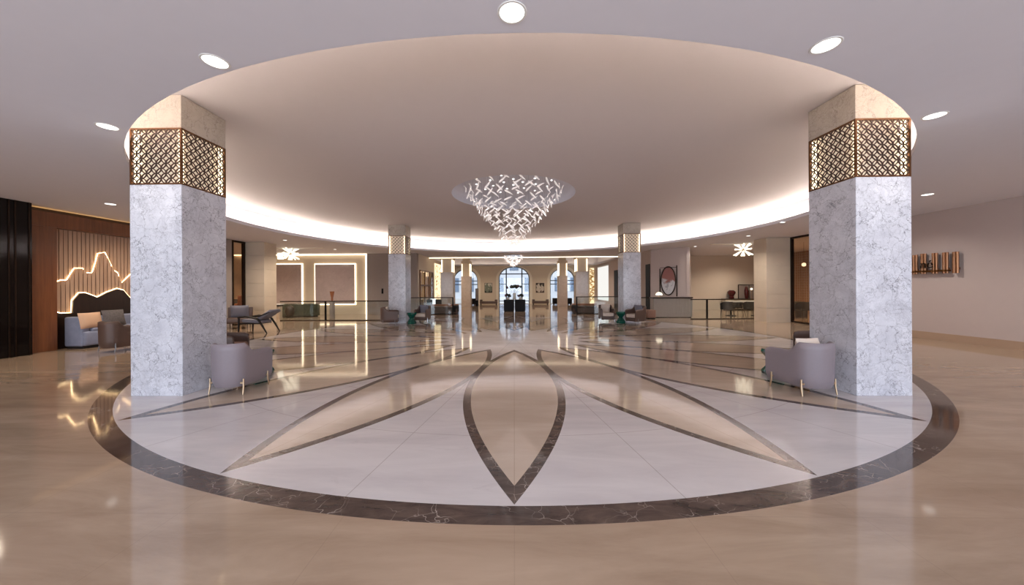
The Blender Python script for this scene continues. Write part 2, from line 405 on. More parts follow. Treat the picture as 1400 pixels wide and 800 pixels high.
# walls
def wallbox(name, mat, *a): return struct(MB().box(*a).obj(name, mat, smooth=False))
wallbox('wall_left', 'black_gloss', WL - .2, -12.0, Y0, onX(44, 400, -12.0)[0], 0, CZ)
yF0 = onX(44, 400, WL)[0]; yF1 = 2.9
wallbox('wall_left', 'espresso', WL - .2, WL, onX(44, 400, -12.0)[0], yF1, 0, CZ)
wallbox('wall_left', 'wall_dark', -19, WL, yF1 - .2, yF1, 0, CZ)
wallbox('wall_right', 'wall', WR, WR + .2, Y0, 2.55, 0, CZ)
wallbox('baseboard_right', 'stone_base', WR - .03, WR, Y0, 2.55, 0, .21)
wallbox('wall_right', 'wall_dark', WR, 19, 2.35, 2.55, 0, CZ)
wallbox('wall_left_outer', 'wall_tan', -18.2, -18, 2, YB, 0, CZ)
wallbox('wall_right_outer', 'wall_tan', 18, 18.2, 2, YB, 0, CZ)
# seams of the glossy dark panelling
b = MB()
for px in (12, 21, 40): 
    yy = onX(px, 400, -12.0)[0]; b.box(-12.0, -11.985, yy - .012, yy + .012, 0, CZ)
struct(b.obj('trim_3', 'dark_bronze', smooth=False))
# rear-left niche wall (faces the camera)
YN = 10.4
xe = XatY(571, YN); xs = XatY(503, YN)
wallbox('wall_niche', 'wall_tan', -18, xs, YN, YN + .2, 0, CZ)
wallbox('wall_niche', 'wall_dark', xs, xe, YN - .12, YN + .2, 0, CZ)
XLs = xe
wallbox('wall_left_rear', 'wall_pale', XLs - .2, XLs, YN + .2, YB, 0, CZ)
# rear-right walls
XRs = 8.0
wallbox('wall_right_rear', 'wall', XRs, XRs + .2, 9.3, YB, 0, CZ)
PA, PB = Vector((8.0, 9.3)), Vector((XatY(943, 8.1), 8.1))
dA = (PB - PA).normalized(); nA = Vector((dA.y, -dA.x))
def quadwall(name, p, q, mat, th=.15):
    d = (q - p).normalized(); n = Vector((-d.y, d.x)) * th
    return struct(MB().prism([(p.x, p.y), (q.x, q.y), (q.x + n.x, q.y + n.y), (p.x + n.x, p.y + n.y)], 0, CZ, 'XY').obj(name, mat, smooth=False))
quadwall('wall_alcove', PA, PB, 'wall')
YBr = 13.3
quadwall('wall_alcove', PB, Vector((XatY(946, YBr), YBr + .05)), 'wall')
wallbox('wall_alcove', 'wall_pale', XatY(940, YBr), 18, YBr, YBr + .2, 0, CZ)

# back wall with three arches
def arch(cx, hw, spring, crown, n=20, base=.0):
    return [(cx - hw, base)] + [(cx - hw * math.cos(PI * i / n), spring + (crown - spring) * math.sin(PI * i / n)) for i in range(n + 1)] + [(cx + hw, base)]
cxm = XatY(703, YB); cxl = XatY(636.5, YB); cxr = XatY(769, YB)
ARCH = [(cxm, 1.52, 2.55, 3.72), (cxl, 1.22, 2.35, 3.5), (cxr, 1.22, 2.35, 3.5)]
bm = bmesh.new(); es = []
for loop in [[(-19, -.01), (19, -.01), (19, CZ), (-19, CZ)]] + [arch(c, h, s_, k, base=.02) for c, h, s_, k in ARCH]:
    vs = [bm.verts.new((x, YB, z)) for x, z in loop]; es += [bm.edges.new((vs[i], vs[(i + 1) % len(vs)])) for i in range(len(vs))]
bmesh.ops.triangle_fill(bm, edges=es, use_beauty=True)
r = bmesh.ops.extrude_face_region(bm, geom=bm.faces[:]); bmesh.ops.translate(bm, vec=(0, .4, 0), verts=[g for g in r['geom'] if isinstance(g, bmesh.types.BMVert)])
bmesh.ops.recalc_face_normals(bm, faces=bm.faces[:])
me = bpy.data.meshes.new('wall_back'); bm.to_mesh(me); bm.free(); me.materials.append(M_['wall_tan'])
ob = bpy.data.objects.new('wall_back', me); COL.objects.link(ob); struct(ob)
for wi, (c, hw, sp_, cr) in enumerate(ARCH):
    # pale arch surround
    A = arch(c, hw + .26, sp_, min(cr + .26, CZ - .01)); B = arch(c, hw, sp_, cr)
    bm = bmesh.new()
    for d in (YB - .05, YB):
        pass
    va = [bm.verts.new((x, YB - .05, z)) for x, z in A]; vb = [bm.verts.new((x, YB - .05, z)) for x, z in B]
    vc = [bm.verts.new((x, YB, z)) for x, z in A]; vd = [bm.verts.new((x, YB + .1, z)) for x, z in B]
    for i in range(len(A) - 1):
        bm.faces.new((va[i], va[i + 1], vb[i + 1], vb[i])); bm.faces.new((va[i], vc[i], vc[i + 1], va[i + 1])); bm.faces.new((vb[i], vb[i + 1], vd[i + 1], vd[i]))
    me = bpy.data.meshes.new('trim'); bm.to_mesh(me); bm.free(); me.materials.append(M_['arch_trim'])
    ob = bpy.data.objects.new('trim_%d' % (4 + wi), me); COL.objects.link(ob); struct(ob)
    # window frame and glass
    w = bpy.data.objects.new('window_%d' % (wi + 1), None); COL.objects.link(w); w.location = (c, YB + .2, 0); struct(w)
    fr = MB()
    pts = [(x - c, 0, z) for x, z in arch(c, hw - .03, sp_, cr - .03)]
    fr.tube(pts, .05, 6)
    def ztop(x): return sp_ + (cr - sp_) * math.sqrt(max(0, 1 - (x / hw) ** 2))
    if wi == 0:
        for x in (-.78, .78): fr.box(x - .06, x + .06, -.05, .05, 0, ztop(x))
        for z in (2.98,): fr.box(-hw, hw, -.05, .05, z - .05, z + .05)
        for (xa, xb) in ((-hw, -.78), (.78, hw)): fr.box(xa, xb, -.05, .05, 1.93, 1.99); 
        fr.box(-hw, hw, -.05, .05, .25, .32)
    else:
        for x in (0.0,): fr.box(x - .06, x + .06, -.05, .05, 0, ztop(x))
        for z in (1.95, 2.3): fr.box(-hw, hw, -.05, .05, z - .04, z + .04)
    struct(fr.obj('window_frame', 'frame', w, smooth=False))
    struct(MB().prism([(x - c, z) for x, z in arch(c, hw - .02, sp_, cr - .02)], -.005, .005, 'XZ').obj('window_pane', 'pane', w, smooth=False))
# outside
struct(MB().box(-30, 30, YB + .5, 60, -.3, -.1).obj('exterior_ground', 'pave', smooth=False))
b = MB().box(-26, 26, 44, 45, -.1, 15)
for i in range(-10, 11):
    for k in range(4):
        if (i + k) % 7 == 0: continue
        b.box(i * 2.4 - .7, i * 2.4 + .7, 43.9, 44.1, 1.0 + k * 3.4, 3.2 + k * 3.4, m=1)
struct(b.obj('exterior_facade', ['facade', 'facade_win'], smooth=False))

# ------------------------------------------------------------------ columns
XI, CW = 4.984, .794
Z1, Z2 = 3.185, 4.038
def screen_mesh(w, h):
    b = MB(); t = .022; d = .012
    p = (w - 2 * t) / 5; hw = .0062; x_lo, x_hi, z_lo, z_hi = -w / 2 + t * .6, w / 2 - t * .6, t * .6, h - t * .6
    nz = int(math.ceil(h / p)) + 1
    cs = []
    for i in range(-1, 7):
        for j in range(-1, nz + 1):
            cs.append((-w / 2 + t + i * p, t + j * p)); cs.append((-w / 2 + t + (i + .5) * p, t + (j + .5) * p))
    N = 24; R = p / 2
    for cx, cz in cs:
        ring = {}
        for k in range(N):
            am = 2 * PI * (k + .5) / N; mx_, mz_ = cx + R * math.cos(am), cz + R * math.sin(am)
            if not (x_lo < mx_ < x_hi and z_lo < mz_ < z_hi): continue
            for kk in (k, (k + 1) % N):
                if kk not in ring:
                    a = 2 * PI * kk / N
                    ring[kk] = [b.bm.verts.new((cx + (R + s1 * hw) * math.cos(a), s2 * .006, cz + (R + s1 * hw) * math.sin(a))) for s1, s2 in ((-1, -1), (1, -1), (1, 1), (-1, 1))]
            A, B = ring[k], ring[(k + 1) % N]
            for q in range(4): b.bm.faces.new((A[q], A[(q + 1) % 4], B[(q + 1) % 4], B[q]))
    return b
def screen_frame(w, h):
    b = MB(); t = .022; d = .0125
    for a in ((-w / 2, w / 2, 0, t), (-w / 2, w / 2, h - t, h)): b.box(a[0], a[1], -d, d, a[2], a[3])
    for a in ((-w / 2, -w / 2 + t), (w / 2 - t, w / 2)): b.box(a[0], a[1], -d, d, t, h - t)
    return b
first_col = None
def marble_column(x, y, label):
    global first_col
    grp = 'marble columns round the ceiling circle'
    if first_col: return dup(first_col, (x, y, 0), 0, label)
    t = thing('marble_column', label, 'column', (x, y, 0), 0, grp, 'thing'); h = CW / 2
    MB().box(-h, h, -h, h, 0, Z1, .004, 1).obj('shaft', 'carrara', t, smooth=False)
    MB().box(-h, h, -h, h, Z2, UZ - .006, .004, 1).obj('capital', 'capital', t, smooth=False)
    k = h - .085
    MB().box(-k, k, -k, k, Z1, Z2).obj('core', 'core', t, smooth=False)
    for sx in (-1, 1):
        for sy in (-1, 1):
            MB().box(sx * (h - .053) - .026, sx * (h - .053) + .026, sy * (h - .053) - .026, sy * (h - .053) + .026, Z1 + .01, Z2 - .01, .02, 3).obj('light_strip', 'led', t, smooth=False)
    sc = None
    for q in range(4):
        if sc is None: sc = screen_mesh(CW, Z2 - Z1).obj('lattice_screen', 'screen_metal', t, smooth=False); p = sc; fr_ = screen_frame(CW, Z2 - Z1).obj('screen_frame', 'bronze_frame', sc, smooth=False)
        else:
            p = sc.copy(); COL.objects.link(p); p.parent = t
            f2 = fr_.copy(); COL.objects.link(f2); f2.parent = p
        a = q * PI / 2; p.location = (math.sin(a) * (h - .013), -math.cos(a) * (h - .013), Z1); p.rotation_euler.z = a
    first_col = t; return t
YN1, YN2 = -5.7505 + CW / 2, 4.8277 + CW / 2
XC = XI + CW / 2
marble_column(-XC, YN1, 'white veined marble column with pierced bronze screen, beside the sofa lounge wall')
marble_column(XC, YN1, 'white veined marble column with pierced bronze screen, beside the plain wall with copper tubes')
marble_column(-XC, YN2, 'smaller-looking distant marble column in front of the niche wall with lit frames')
marble_column(XC, YN2, 'smaller-looking distant marble column near the oval artwork')

def rear_column(px0, px1, Y, zneck, label):
    xa, xb = XatY(px0, Y), XatY(px1, Y); w = (xb - xa); h = w / 2
    t = thing('rear_column', label, 'column', ((xa + xb) / 2, Y + h, 0), 0, 'cream columns near the arched windows', 'thing')
    MB().box(-h, h, -h, h, 0, zneck, .01, 1).obj('shaft', 'cream_marble', t, smooth=False)
    k = h * .72
    MB().box(-k, k, -k, k, zneck, 4.435).obj('neck', 'stone', t, smooth=False)
    for sx in (-1, 1):
        for sy in (-1, 1): MB().box(sx * (k + .05) - .03, sx * (k + .05) + .03, sy * (k + .02) - .02, sy * (k + .02) + .02, zneck + .02, 3.66).obj('light_strip', 'led_soft', t, smooth=False)
    MB().box(-h, h, -h, h, 3.66, 3.9, .01, 1).obj('capital', 'stone', t, smooth=False)
    return t
rear_column(602.5, 619.5, 13.7, 2.75, 'cream rear column with glowing neck behind the dark sofa, beside the bronze framed screen')
rear_column(787.5, 804.5, 13.7, 2.75, 'cream rear column with glowing neck beside the gold leaf panel and white blind')
rear_column(630.5, 643.5, 18.2, 2.6, 'slim cream column standing before the arched window by the sign stand')
rear_column(763.3, 776, 18.2, 2.6, 'slim cream column standing before the arched window away from the sign stand')

# beige stone piers at the mouths of the side areas
def pier(xf0, xf1, y0, y1, label):
    t = thing('stone_pier', label, 'column', ((xf0 + xf1) / 2, (y0 + y1) / 2, 0), 0, 'beige stone piers', 'thing')
    w = abs(xf1 - xf0) / 2; d = (y1 - y0) / 2; b = MB()
    for k in range(6):
        z0, z1 = k * CZ / 6, (k + 1) * CZ / 6 - (.004 if k < 5 else 0)
        b.box(-w, w, -d, d, z0, z1 - (.01 if k == 5 else 0), .003, 1)
    b.obj('stone_courses', 'stone', t, smooth=False)
    return t
pier(-12.45, XatY(361.6, 4.75), 4.75, 5.55, 'square beige limestone pier behind the dark wooden lounge chair')
pier(XatY(1048, 4.6), 12.4, 4.6, 5.4, 'square beige limestone pier beside the dining set and bronze glass partition')

# ------------------------------------------------------------------ main chandelier
def leaf_mesh():
    b = MB(); L = .30; n = 6; rows = []
    for i in range(n + 1):
        u = i / n; w = .025 * math.sin(PI * (u ** .7)) ** .8 + .003; z = -.018 * math.sin(PI * u)
        rows.append([b.bm.verts.new((u * L - L / 2, -w, z + .004)), b.bm.verts.new((u * L - L / 2, 0, z + .013)), b.bm.verts.new((u * L - L / 2, w, z + .004)), b.bm.verts.new((u * L - L / 2, 0, z - .008))])
    for i in range(n):
        for k in range(4): b.bm.faces.new((rows[i][k], rows[i][(k + 1) % 4], rows[i + 1][(k + 1) % 4], rows[i + 1][k]))
    b.bm.faces.new(rows[0]); b.bm.faces.new(rows[-1][::-1])
    return b
def cone_leaves(rows, zt, zb, rtop, power=.85, step=.30):
    out = []
    for k in range(rows):
        u = 1 - (k + .3) / rows
        z = zb + (zt - zb) * u; rr = rtop * u ** power; ph = random.uniform(0, PI)
        n = max(5, int(round(2 * PI * rr / (step * (.8 + .6 * u)))))
        for i in range(n):
            a = ph + 2 * PI * i / n + random.uniform(-.05, .05)
            out.append((a, rr + random.uniform(-.05, .05), z + random.uniform(-.06, .06), (1 if k % 2 else -1), u))
    return out
def leaf_matrix(a, rr, z, sgn):
    # long axis runs round the cone, slanted alternately by row
    rad = Vector((math.cos(a), math.sin(a), 0)); tan = Vector((-math.sin(a), math.cos(a), 0))
    tilt = sgn * math.radians(36 + random.uniform(-12, 12))
    ax = tan * math.cos(tilt) + Vector((0, 0, 1)) * math.sin(tilt) + rad * random.uniform(-.25, .25); ax.normalize()
    nz = (rad * .8 - Vector((0, 0, .5))); nz = (nz - ax * nz.dot(ax)).normalized(); ny = nz.cross(ax)
    m = Matrix((ax, ny, nz)).transposed().to_4x4(); m.translation = Vector((rad.x * rr, rad.y * rr, z)); return m
ch = thing('chandelier', 'large cone chandelier of slanted crystal leaves hanging from the round ceiling dome', 'chandelier', (DC[0], DC[1], UZ + .42))
zoff = -(UZ + .42)
lv = cone_leaves(18, 4.66, 2.90, 1.55, .88)
lv.sort(key=lambda q: math.hypot(q[1] * math.cos(q[0]), q[1] * math.sin(q[0]) + 10.8))
proto = None; rest = bmesh.new()
lmesh = leaf_mesh().obj('crystal_leaf', 'crystal', ch)
for i, (a, rr, z, sg, u) in enumerate(lv):
    m = tr(0, 0, zoff) @ leaf_matrix(a, rr, z, sg); sc = .66 + .34 * u
    m = m @ Matrix.Scale(sc, 4)
    if i == 0: lmesh.matrix_local = m
    elif i < 100:
        c = lmesh.copy(); COL.objects.link(c); c.parent = ch; c.matrix_local = m
    else:
        n0 = len(rest.verts); rest.from_mesh(lmesh.data); rest.verts.ensure_lookup_table()
        bmesh.ops.transform(rest, matrix=m, verts=rest.verts[n0:])
me = bpy.data.meshes.new('crystal_leaves'); rest.to_mesh(me); rest.free(); me.materials.append(M_['crystal'])
o = bpy.data.objects.new('crystal_leaves', me); COL.objects.link(o); o.parent = ch; o['kind'] = 'stuff'
b = MB()
for (a, rr, z, sg, u) in lv: b.tube([(rr * math.cos(a), rr * math.sin(a), z + zoff), (rr * math.cos(a), rr * math.sin(a), -.012 - .05 * max(0, rr - 1.2))], .0016, 3, caps=False)
o = b.obj('suspension_wires', 'steel', ch, smooth=False); o['kind'] = 'stuff'
sp = None
for k, (rr, n) in enumerate(((.3, 4), (.75, 8), (1.2, 12))):
    for i in range(n):
        a = 2 * PI * (i + .37 * k) / n
        if sp is None: sp = MB().lathe([(0, -.02), (.028, -.02), (.03, 0)], 12).obj('spotlight', 'down', ch); p = sp
        else: p = sp.copy(); COL.objects.link(p); p.parent = ch
        p.location = (rr * math.cos(a), rr * math.sin(a), -.006 - .02 * max(0, rr - 1))
# far chandelier
YF = 12.3
fc = thing('chandelier', 'small distant crystal chandelier hanging in front of the central arched window', 'chandelier', (XatY(702, YF), YF, CZ))
MB().lathe([(0, 0), (.62, 0), (.62, -.03), (0, -.03)], 32).obj('ceiling_plate', 'steel', fc)
b = bmesh.new()
for (a, rr, z, sg, u) in cone_leaves(7, 3.70, 3.02, .70, .8):
    n0 = len(b.verts); b.from_mesh(lmesh.data); b.verts.ensure_lookup_table()
    bmesh.ops.transform(b, matrix=tr(0, 0, -CZ) @ leaf_matrix(a, rr, z, sg) @ Matrix.Diagonal((.8, 1.7, 1.5, 1)), verts=b.verts[n0:])
me = bpy.data.meshes.new('crystal_leaves'); b.to_mesh(me); b.free(); me.materials.append(M_['crystal_bright'])
o = bpy.data.objects.new('crystal_leaves', me); COL.objects.link(o); o.parent = fc; o['kind'] = 'stuff'
b = MB()
for i in range(16):
    a = 2 * PI * i / 16; b.tube([(.5 * math.cos(a), .5 * math.sin(a), -.03), (.55 * math.cos(a), .55 * math.sin(a), -.25)], .004, 4)
o = b.obj('suspension_wires', 'steel', fc); o['kind'] = 'stuff'

# ------------------------------------------------------------------ downlights
dl = None
def downlight(px, py, r, label):
    global dl
    x, y = onZ(px, py, CZ)
    if dl is None:
        t = thing('downlight', label, 'ceiling light', (x, y, CZ), 0, 'recessed downlights in the lower ceiling')
        MB().lathe([(.098, -.002), (.100, -.006), (.114, -.006), (.118, -.001)], 32).obj('trim_ring', 'white', t)
        MB().lathe([(0, -.004), (.099, -.003)], 32).obj('lens', 'down', t)
        dl = t
    else: t = dup(dl, (x, y, CZ), 0, label)
    t.scale = (r / .118, r / .118, 1)
    return (x, y)
DLS = [(294, 84, .118, 'round white downlight in the ceiling just outside the circle, above the sofa-side marble column'),
       (700, 17, .118, 'round white downlight in the middle at the top edge of the ceiling'),
       (1129, 62, .118, 'round white downlight in the ceiling just outside the circle, above the plain-wall-side marble column'),
       (147, 173, .118, 'round white downlight beside the bronze screen, high above the slatted mountain wall'),
       (1278, 158, .118, 'round white downlight beside the bronze screen, high above the copper tube wall piece'),
       (151, 279, .118, 'round white downlight close above the slatted mountain wall panel'),
       (1268, 266, .118, 'round white downlight low in view over the copper tube wall piece'),
       (389.5, 328.5, .09, 'small downlight in the ceiling above the starburst pendant by the lit niches'),
       (458, 341, .09, 'small downlight in the ceiling above the second lit niche panel'),
       (1023, 322.5, .09, 'small downlight in the ceiling above the starburst pendant over the dining set'),
       (950.5, 337, .09, 'small downlight in the ceiling beyond the oval artwork'),
       (1070, 304, .09, 'small downlight in the ceiling above the stone pier and bronze glass')]
for px, py, r, l in DLS: downlight(px, py, r, l)

# ------------------------------------------------------------------ armchair
def armchair(name, label, shell, cushion, loc, rz, legs='gold', pillow=None, group=None, sc=1.0, W=.60):
    # faces local +Y; back at -Y
    t = thing(name, label, 'armchair', loc, rz, group); t.scale = (sc, sc, sc)
    D, R = .74, .22      # outer plan
    path = []                    # from the front of the -x arm round the back to the front of the +x arm
    hw = W / 2
    for i in range(9): path.append((-hw, D / 2 - i / 8 * (D - R)))
    for i in range(1, 9): a = PI + i / 8 * PI / 2; path.append((-hw + R + R * math.cos(a), -D / 2 + R + R * math.sin(a)))
    m_ = len(path); n = 4
    for i in range(1, n): path.append((-hw + R + (W - 2 * R) * i / n, -D / 2))
    path += [(-x, y) for x, y in path[:m_][::-1]]
    N = len(path); rows = 8; bm = bmesh.new(); O = []; I = []
    for i, (x, y) in enumerate(path):
        j = (i + 1) if i < N - 1 else i; k = i - 1 if i > 0 else 0
        tx, ty = path[j][0] - path[k][0], path[j][1] - path[k][1]; l = math.hypot(tx, ty); nx, ny = ty / l, -tx / l
        nx, ny = (nx, ny) if nx * x + ny * (y - .05) > 0 else (-nx, -ny)
        # back high, sloping quickly to the arms
        s_ = min(1, max(0, (y + D / 2 - .17) / .16)); s_ = s_ * s_ * (3 - 2 * s_)
        top = .755 * (1 - s_) + s_ * (.625 - .02 * (y + D / 2) / D)
        if i in (0, N - 1): top -= .03
        oc, ic = [], []
        for q in range(rows + 1):
            z = .115 + (top - .115) * q / rows; f = -.035 * (1 - min(1, (z - .115) / .12)) ** 2 + .02 * (z - .115)
            oc.append(bm.verts.new((x + nx * f, y + ny * f, z))); ic.append(bm.verts.new((x + nx * (f - .055), y + ny * (f - .055), z)))
        mid = bm.verts.new((x + nx * (f - .0275), y + ny * (f - .0275), top + .022)); O.append(oc + [mid]); I.append(ic)
    for i in range(N - 1):
        for q in range(rows + 1): bm.faces.new((O[i][q], O[i + 1][q], O[i + 1][q + 1], O[i][q + 1]))
        for q in range(rows): bm.faces.new((I[i][q], I[i][q + 1], I[i + 1][q + 1], I[i + 1][q]))
        bm.faces.new((I[i][rows], O[i][rows + 1], O[i + 1][rows + 1], I[i + 1][rows])); bm.faces.new((I[i][0], I[i + 1][0], O[i + 1][0], O[i][0]))
    for i in (0, N - 1):
        for q in range(rows): bm.faces.new((O[i][q], O[i][q + 1], I[i][q + 1], I[i][q]))
        bm.faces.new((O[i][rows], O[i][rows + 1], I[i][rows]))
    b = MB(); b.bm.free(); b.bm = bm; b.obj('shell', shell, t, ang=60)
    def inset(d, front):
        c = []
        for x, y in path:
            l = max(1e-6, math.hypot(max(0, abs(x) - (hw - R)), max(0, -(y + D / 2 - R))))
            ux = (max(0, abs(x) - (hw - R)) / l) * (1 if x > 0 else -1) if y < -D / 2 + R else (1 if x > 0 else -1)
            uy = -max(0, -(y + D / 2 - R)) / l if y < -D / 2 + R else 0
            c.append((x - ux * d, y - uy * d))
        c[0] = (c[0][0], front); c[-1] = (c[-1][0], front)
        return c
    def slab(nm, d, front, z0, z1, rr, mt):
        b = MB(); L = []
        for k in range(7):
            t_ = k / 6 * PI; zz = (z0 + z1) / 2 - (z1 - z0) / 2 * math.cos(t_); e = rr * (1 - math.sin(t_) ** .5)
            L.append([b.bm.verts.new((x, y, zz)) for x, y in inset(d + e, front - e)])
        n_ = len(L[0])
        for A, B in zip(L, L[1:]):
            for q in range(n_): b.bm.faces.new((A[q], A[(q + 1) % n_], B[(q + 1) % n_], B[q]))
        b.bm.faces.new(L[0][::-1]); b.bm.faces.new(L[-1]); b.obj(nm, mt, t, ang=50)
    slab('seat_base', .05, D / 2 - .02, .12, .27, .02, shell)
    slab('seat_cushion', .06, D / 2 + .005, .272, .43, .035, cushion)
    if pillow:
        MB().pillow(W * .72, .42, .17, tr(0, -D / 2 + .24, .61) @ rot('X', math.radians(-14))).obj('back_pillow', pillow, t)
    for sx in (-1, 1):
        for sy in (-1, 1):
            x, y = sx * (hw - .07), sy * (D / 2 - .12)
            b = MB().tube([(sx * (hw + .018), y + sy * .02, 0), (sx * (hw + .014), y, .12), (sx * (hw + .012), y, .235)], [.009, .013, .011], 8)
            lg = b.obj('leg', legs, t)
            MB().box(sx * (hw - .01) - .02, sx * (hw - .01) + .02, y - .012, y + .012, .16, .185).obj('bracket', legs, lg)
    return t
G = 'tub armchairs in the lobby'
armchair('armchair', 'taupe leather tub armchair seen from behind, brass legs, against the sofa-side marble column', 'leather', 'cream_fab', (-4.39, -5.40, 0), math.radians(-1), pillow=None, group=G, W=.50)
armchair('armchair', 'taupe leather tub armchair with cream pillow seen from behind, against the plain-wall-side marble column', 'leather', 'cream_fab', (4.43, -5.47, 0), math.radians(7), pillow='cream_fab', group=G, W=.53)
armchair('armchair', 'brown leather tub armchair half hidden behind the sofa-side marble column', 'leather_brown', 'pink_brown', (-6.38, -3.42, 0), math.radians(-80), group=G, sc=.98)
armchair('armchair', 'brown leather tub armchair mostly hidden behind the plain-wall-side marble column', 'leather_brown', 'cream_fab', (6.52, -3.45, 0), math.radians(80), group=G, sc=.98)
armchair('armchair', 'brown-backed armchair with cream seat in front of the distant column nearest the lit niches', 'leather_brown', 'cream_fab', (XatY(533, 4.3), 4.25, 0), math.radians(-75), pillow='cream_fab', group=G, legs='steel')
armchair('armchair', 'brown armchair with grey back cushion beside the far emerald table, before the bronze screen', 'leather_brown', 'cream_fab', (XatY(578.5, 5.3), 5.3, 0), math.radians(172), pillow='grey_fab', group=G, legs='steel')
armchair('armchair', 'brown armchair with cream back cushion facing the camera beside the far emerald table', 'leather_brown', 'cream_fab', (XatY(828.5, 5.2), 5.2, 0), math.radians(180), pillow='cream_fab', group=G, legs='steel')
armchair('armchair', 'brown armchair with grey cushion in front of the distant column by the oval artwork', 'leather_brown', 'cream_fab', (XatY(870, 4.3), 4.28, 0), math.radians(118), pillow='grey_fab', group=G, legs='steel')
# brown chair by the sofa
armchair('armchair', 'dark brown leather tub armchair seen from behind in front of the blue-grey sofa', 'leather_brown', 'pink_brown', (XatY(150, -2.35) - .17, -1.98, 0), math.radians(-8), group=G, legs='steel', sc=1.03, W=.48)

# emerald tables
et = None
def emerald(x, y, label):
    global et
    if et is None:
        t = thing('side_table', label, 'side table', (x, y, 0), 0, 'emerald hourglass side tables'); b = MB()
        prof = [(.20, 0), (.215, .05), (.20, .09), (.10, .22), (.085, .25), (.10, .28), (.20, .41), (.215, .45), (.205, .50)]
        rings = []
        for r, z in prof:
            ring = []
            for k in range(16):
                rr = r * (1.0 if k % 2 == 0 else (.74 if .09 < z < .41 else .9)); a = 2 * PI * k / 16
                ring.append(b.bm.verts.new((rr * math.cos(a), rr * math.sin(a), z)))
            rings.append(ring)
        for A, B in zip(rings, rings[1:]):
            for k in range(16): b.bm.faces.new((A[k], A[(k + 1) % 16], B[(k + 1) % 16], B[k]))
        b.bm.faces.new(rings[0][::-1]); b.bm.faces.new(rings[-1])
        b.obj('fluted_body', 'emerald', t, smooth=False)
        MB().lathe([(0, .5), (.2, .5), (.2, .512), (0, .515)], 32).obj('table_top', 'emerald', t)
        et = t; return t
    return dup(et, (x, y, 0), .2, label)
emerald(-4.79, -4.42, 'emerald green hourglass side table peeking from behind the taupe armchair at the sofa-side column').scale = (1, 1, .9)
emerald(4.76, -4.50, 'emerald green hourglass side table peeking from behind the taupe armchair with the cream pillow').scale = (1, 1, .9)
emerald(XatY(562.5, 4.55), 4.55, 'emerald green hourglass side table at the foot of the distant column nearest the lit niches')
emerald(XatY(848.5, 4.55), 4.55, 'emerald green hourglass side table between two armchairs at the distant column by the oval artwork')

# ------------------------------------------------------------------ left lounge wall
wp = thing('mountain_wall_panel', 'slatted wood wall panel cut in a backlit mountain outline inside a walnut frame', 'wall panel', (WL, 0, 0))
def W(px, py):   # point on the left wall plane -> (y, z)
    return onX(px, py, WL + .1)
ridge = [W(*p) for p in ((71.5, 395), (75.4, 387.6), (85.5, 384), (94, 384), (99, 376), (104.6, 367.4), (114.8, 367.4), (119, 373.7), (129.4, 373.7), (137, 347), (145, 345.5), (156.4, 369.6), (162, 373), (167.6, 387.6), (176.6, 379.8))]
hill = [W(*p) for p in ((71.5, 426), (83, 429), (98, 428), (99.2, 411), (108, 401), (117, 401), (132.8, 406.8), (146, 400), (160, 395), (168, 397), (176.6, 406.7))]
yP0 = ridge[0][0]; yP1 = 2.2
ridge += [(ridge[-1][0] + .35, 2.35), (ridge[-1][0] + .8, 1.9), (ridge[-1][0] + 1.2, 2.1), (yP1, 1.7)]
hill += [(hill[-1][0] + .5, 1.1), (hill[-1][0] + 1.2, 1.35), (yP1, 1.15)]
zP = 3.275
def interp(pl, y):
    for (a, za), (b_, zb) in zip(pl, pl[1:]):
        if a <= y <= b_ and b_ > a: return za + (zb - za) * (y - a) / (b_ - a)
    return pl[0][1] if y < pl[0][0] else pl[-1][1]
def slats(lo, hi, xa, xb, pitch=.098, fill=.8):
    b = MB(); y = yP0
    while y < yP1 - .01:
        ya, yb = y, y + pitch * fill
        poly = [(ya, lo(ya)), (yb, lo(yb)), (yb, hi(yb)), (ya, hi(ya))]
        if min(hi(ya) - lo(ya), hi(yb) - lo(yb)) > .01: b.prism(poly, xa, xb, 'YZ')
        y += pitch
    return b
struct_off = 0
def offset(pl, d):
    out = []
    for i, (y, z) in enumerate(pl):
        a, b_ = pl[max(0, i - 1)], pl[min(len(pl) - 1, i + 1)]; ty, tz = b_[0] - a[0], b_[1] - a[1]; l = math.hypot(ty, tz)
        out.append((y - tz / l * d, z + ty / l * d))
    return out
slats(lambda y: interp(ridge, y) - .12, lambda y: zP, .012, .03).obj('upper_slats', 'slat', wp, smooth=False)
ms_ = slats(lambda y: interp(hill, y) - .12, lambda y: interp(ridge, y), .062, .078).obj('mountain_slats', 'slat', wp, smooth=False)
hb_ = MB().prism([(yP0, .02)] + hill[:] + [(yP1, .02)], .108, .125, 'YZ').obj('dark_hill_board', 'espresso', wp, smooth=False)
MB().tube([(.046, y, z) for y, z in offset(ridge, .02)], .008, 6).obj('light_strip', 'panel_led', ms_)
MB().tube([(.093, y, z) for y, z in offset(hill, .018)], .008, 6).obj('light_strip', 'panel_led', hb_)
MB().box(.0, .01, yP0, yP1, .02, zP).obj('back_board', 'walnut', wp, smooth=False)
fy0 = onX(44, 400, WL + .26)[0] - .03
b = MB().box(.0, .26, fy0, yP0 - .02, 0, zP).box(.0, .26, fy0, yP1 + .4, zP + .002, 3.66).box(.0, .26, yP1, yP1 + .4, 0, zP)
b.obj('walnut_frame', 'walnut', wp, smooth=False)
MB().box(.03, .10, fy0, yP1 + .4, 3.662, 3.672).obj('light_strip', 'led_amber', wp, smooth=False)

